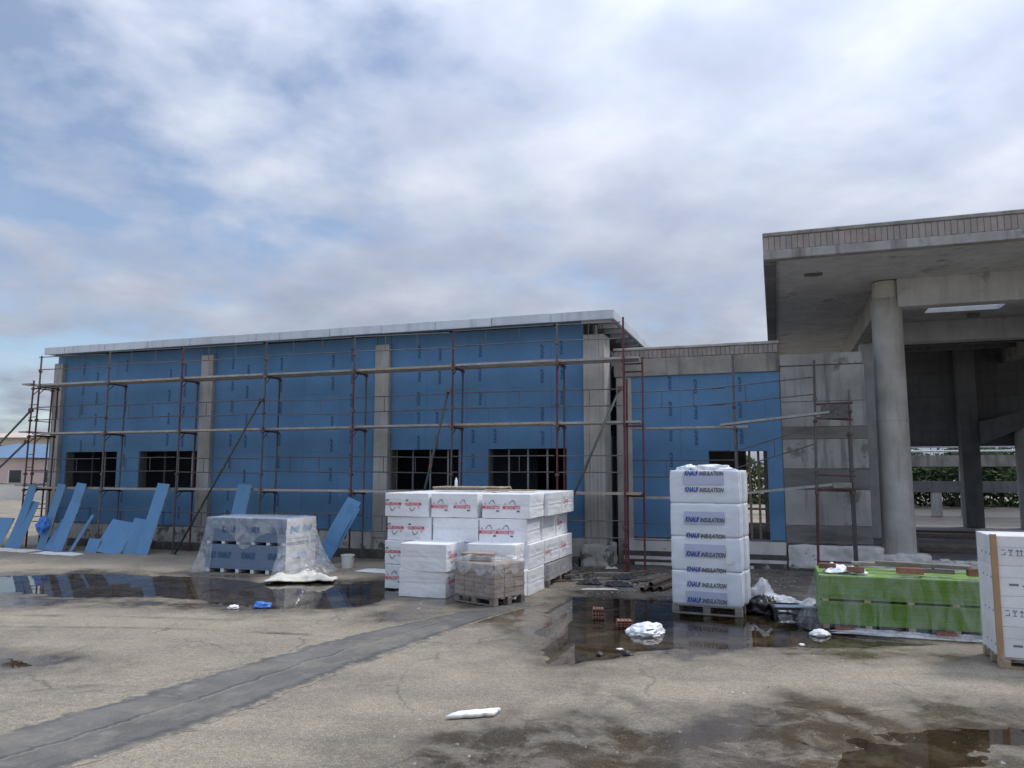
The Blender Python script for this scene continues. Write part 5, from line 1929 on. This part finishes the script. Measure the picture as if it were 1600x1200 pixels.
for k in range(9):
    x, y = 0.95 + 0.26 * k + rng.uniform(-.05, .05), 16.9 + 1.5 * ((k * 5) % 7) / 7
    ln = rng.uniform(0.6, 1.1)
    t = thing('timber_offcut', '%s timber offcut in the rubble patch by the scaffold tower' % ('leftmost', 'second', 'third', 'fourth', 'fifth', 'sixth', 'seventh', 'eighth', 'rightmost')[k], 'timber', (x, y, 0.02 + 0.025 * (k % 3)), rng.uniform(-0.5, 0.8), 'timber offcuts in the rubble patch')
    MB().box(-ln / 2, ln / 2, -.05, .05, 0, 0.035, bev=0.005).build('timber_piece', 'timber_grey' if k % 2 else 'wood_dark', t)
# white sheets on the ground at the far left
for k, (a, b, w_, d_, lab) in enumerate(((-18.6, -2.3, 2.2, 0.6, 'pale sheet on the ground before the leftmost leaning boards'), (-16.0, -2.5, 1.7, 0.4, 'thin pale blue sheet flat before the split boards'), (-7.6, -1.4, 1.5, 0.5, 'flat board offcuts on the ground right of the white bucket'))):
    o = rumpled('ground_sheet', 'sheet_cream' if k == 0 else 'board_end', [(0, 0), (w_, -0.05), (w_ * .95, d_), (0.1, d_)], 0.012, 101 + k * 3, 0.03)
    p = W(a, b) if k < 2 else Vector((-3.75, 18.55, 0))
    o.location = (p.x, p.y, 0.012)
    o.rotation_euler = (0, 0, -AL)
    tag(o, lab, 'sheet')

# gravel, rubble crumbs: uncountable
gv = MB()
rg = random.Random(99)
for k in range(5200):
    if k < 3900:
        y = 5.6 + 9.5 * rg.random() ** 1.4
        x = rg.uniform(-0.72, 0.72) * y
        s = rg.uniform(0.003, 0.009) * (1 + (rg.random() < 0.06) * 2.2)
    else:
        x, y = rg.gauss(2.6, 2.0), rg.gauss(17.4, 1.2)
        s = rg.uniform(0.008, 0.03)
        if y > 19.2 or x > 7:
            continue
    z = None
    gv.cur = 0 if rg.random() < 0.93 else 1
    t0 = rg.uniform(0, 6.28)
    base = [(x + s * math.cos(t0 + q * 1.57) * rg.uniform(.7, 1.3), y + s * math.sin(t0 + q * 1.57) * rg.uniform(.7, 1.3)) for q in range(4)]
    gv.add([(px_, py_, -0.002) for px_, py_ in base] + [(x + rg.uniform(-.3, .3) * s, y + rg.uniform(-.3, .3) * s, s * 0.6)] , [(0, 1, 4), (1, 2, 4), (2, 3, 4), (3, 0, 4)])
vv = np.array(gv.v)
hh_, _, _ = ground_fields(vv[0::5, 0], vv[0::5, 1])
vv[:, 2] += np.repeat(hh_, 5)
gv.v = vv.tolist()
struct(gv.build('gravel', ['stone', 'stone_pale']), 'stuff')

# ------------------------------------------------------------------ background: houses and trees
def house(name, label, x, y, w, d, h, wallm, roofm_, roofh, rows_, cols_, rz=0.0, hip=True):
    t = thing(name, label, 'house', (x, y, -0.3), rz)
    MB().box(0, w, 0, d, 0, h).build('wall', wallm, t)
    r_ = MB()
    o_ = 0.5
    if hip:
        r_.add([(-o_, -o_, h), (w + o_, -o_, h), (w + o_, d + o_, h), (-o_, d + o_, h), (w * .3, d / 2, h + roofh), (w * .7, d / 2, h + roofh)], [(0, 1, 5, 4), (1, 2, 5), (2, 3, 4, 5), (3, 0, 4), (3, 2, 1, 0)])
    else:
        r_.box(-o_, w + o_, -o_, d + o_, h, h + roofh)
    r_.build('roof', roofm_, t)
    for i in range(cols_):
        for k in range(rows_):
            cx_, cz_ = w * (i + .5) / cols_, h * (k + .5) / rows_ + 0.1
            f_ = MB().box(cx_ - .7, cx_ + .6, -0.06, 0.0, cz_ - .7, cz_ + .7).build('window', 'white_paint', t)
            MB().box(cx_ - .58, cx_ + .58, -0.075, -0.062, cz_ - .68, cz_ + .68).build('pane', 'glass_dark', f_)
    return t


house('pink_house', 'pink two-storey house with blue roof at the far left', -56, 74, 17, 10, 3.9, 'house_pink', 'roof_blue', 1.5, 1, 5)
house('cream_house', 'cream house rising behind the blue roof at the far left', -66, 92, 12, 12, 6.6, 'house_cream', 'roof_tile', 1.0, 2, 4)
house('white_house', 'white house with pale roof right of the pink house', -53.2, 90, 8, 12, 6.0, 'house_white', 'roof_blue', 0.8, 2, 3)
t = thing('garden_wall', 'low pale garden wall before the pink house', 'wall', (-60, 62, 0), R(3))
MB().box(0, 26, 0, 0.3, 0, 1.3).build('wall', 'house_white', t)
MB().box(-.05, 26.05, -0.05, 0.35, 1.302, 1.4).build('coping', 'concrete', t)


def tree(label, x, y, h, w, seed):
    t = thing('tree', label, 'tree', (x, y, -0.1), 0, 'trees beyond the far concrete frame')
    r_ = random.Random(seed)
    tk = MB()
    tk.tube((0, 0, 0), (0.1, 0, h * .4), 0.16, 0.11, 8)
    tips = []
    for k in range(7):
        a = k * 0.9 + r_.random()
        e = Vector((math.cos(a) * w * .5, math.sin(a) * w * .5, h * (0.55 + 0.35 * r_.random())))
        tk.tube((0.1, 0, h * .35), e, 0.07, 0.02, 6)
        tips.append(e)
    tk.build('trunk', 'bark', t)
    lf = MB()
    cl = [(tp_ + Vector((r_.gauss(0, .3), r_.gauss(0, .3), r_.gauss(0, .4))), r_.uniform(.3, .6) * w * .6) for tp_ in tips for _ in range(3)] + [(Vector((0, 0, h * .7)), w * .5)]
    for k in range(5200):
        c_, rad = cl[k % len(cl)]
        d = Vector((r_.gauss(0, 1), r_.gauss(0, 1), r_.gauss(0, .8))).normalized() * rad * r_.random() ** .4
        p = c_ + d
        u = Vector((r_.gauss(0, 1), r_.gauss(0, 1), r_.gauss(0, 1))).normalized()
        v = u.orthogonal().normalized()
        s = r_.uniform(.12, .24)
        lf.add([p - u * s, p + v * s * .5, p + u * s, p - v * s * .5], [(0, 1, 2, 3)])
    lf.build('crown', 'leaf', t)


for k, (a, b, h, w, lab) in enumerate(((15.5, 38, 3.6, 4.2, 'dark tree seen under the canopy beside the round column'), (19.5, 44, 4.4, 5.0, 'tall bushy tree between the two dark piers'), (24.5, 40, 4.0, 5.5, 'leafy tree under the canopy right of the dark pier'), (29.5, 45, 4.6, 6.0, 'leafy tree farthest right under the canopy'), (12, 50, 4.0, 5.0, 'far tree partly hidden by the round column'))):
    p = W(a, b)
    tree(lab, p.x, p.y, h, w, 200 + k)

# far wood behind the trees: reads as one mass
wd = MB()
r_ = random.Random(500)
for k in range(15000):
    a, b = r_.uniform(2, 60), r_.uniform(38, 43)
    top = 3.2 + 1.3 * nz(a * 0.35, 3.0) + 0.7 * nz(a * 1.1, 9.0)
    p = W(a, b, r_.random() ** 1.1 * top)
    u = Vector((r_.gauss(0, 1), r_.gauss(0, 1), r_.gauss(0, 1))).normalized()
    v = u.orthogonal().normalized()
    q = r_.uniform(.15, .35)
    wd.add([p - u * q, p + v * q * .5, p + u * q, p - v * q * .5], [(0, 1, 2, 3)])
struct(wd.build('distant_wood', 'leaf'), 'stuff')
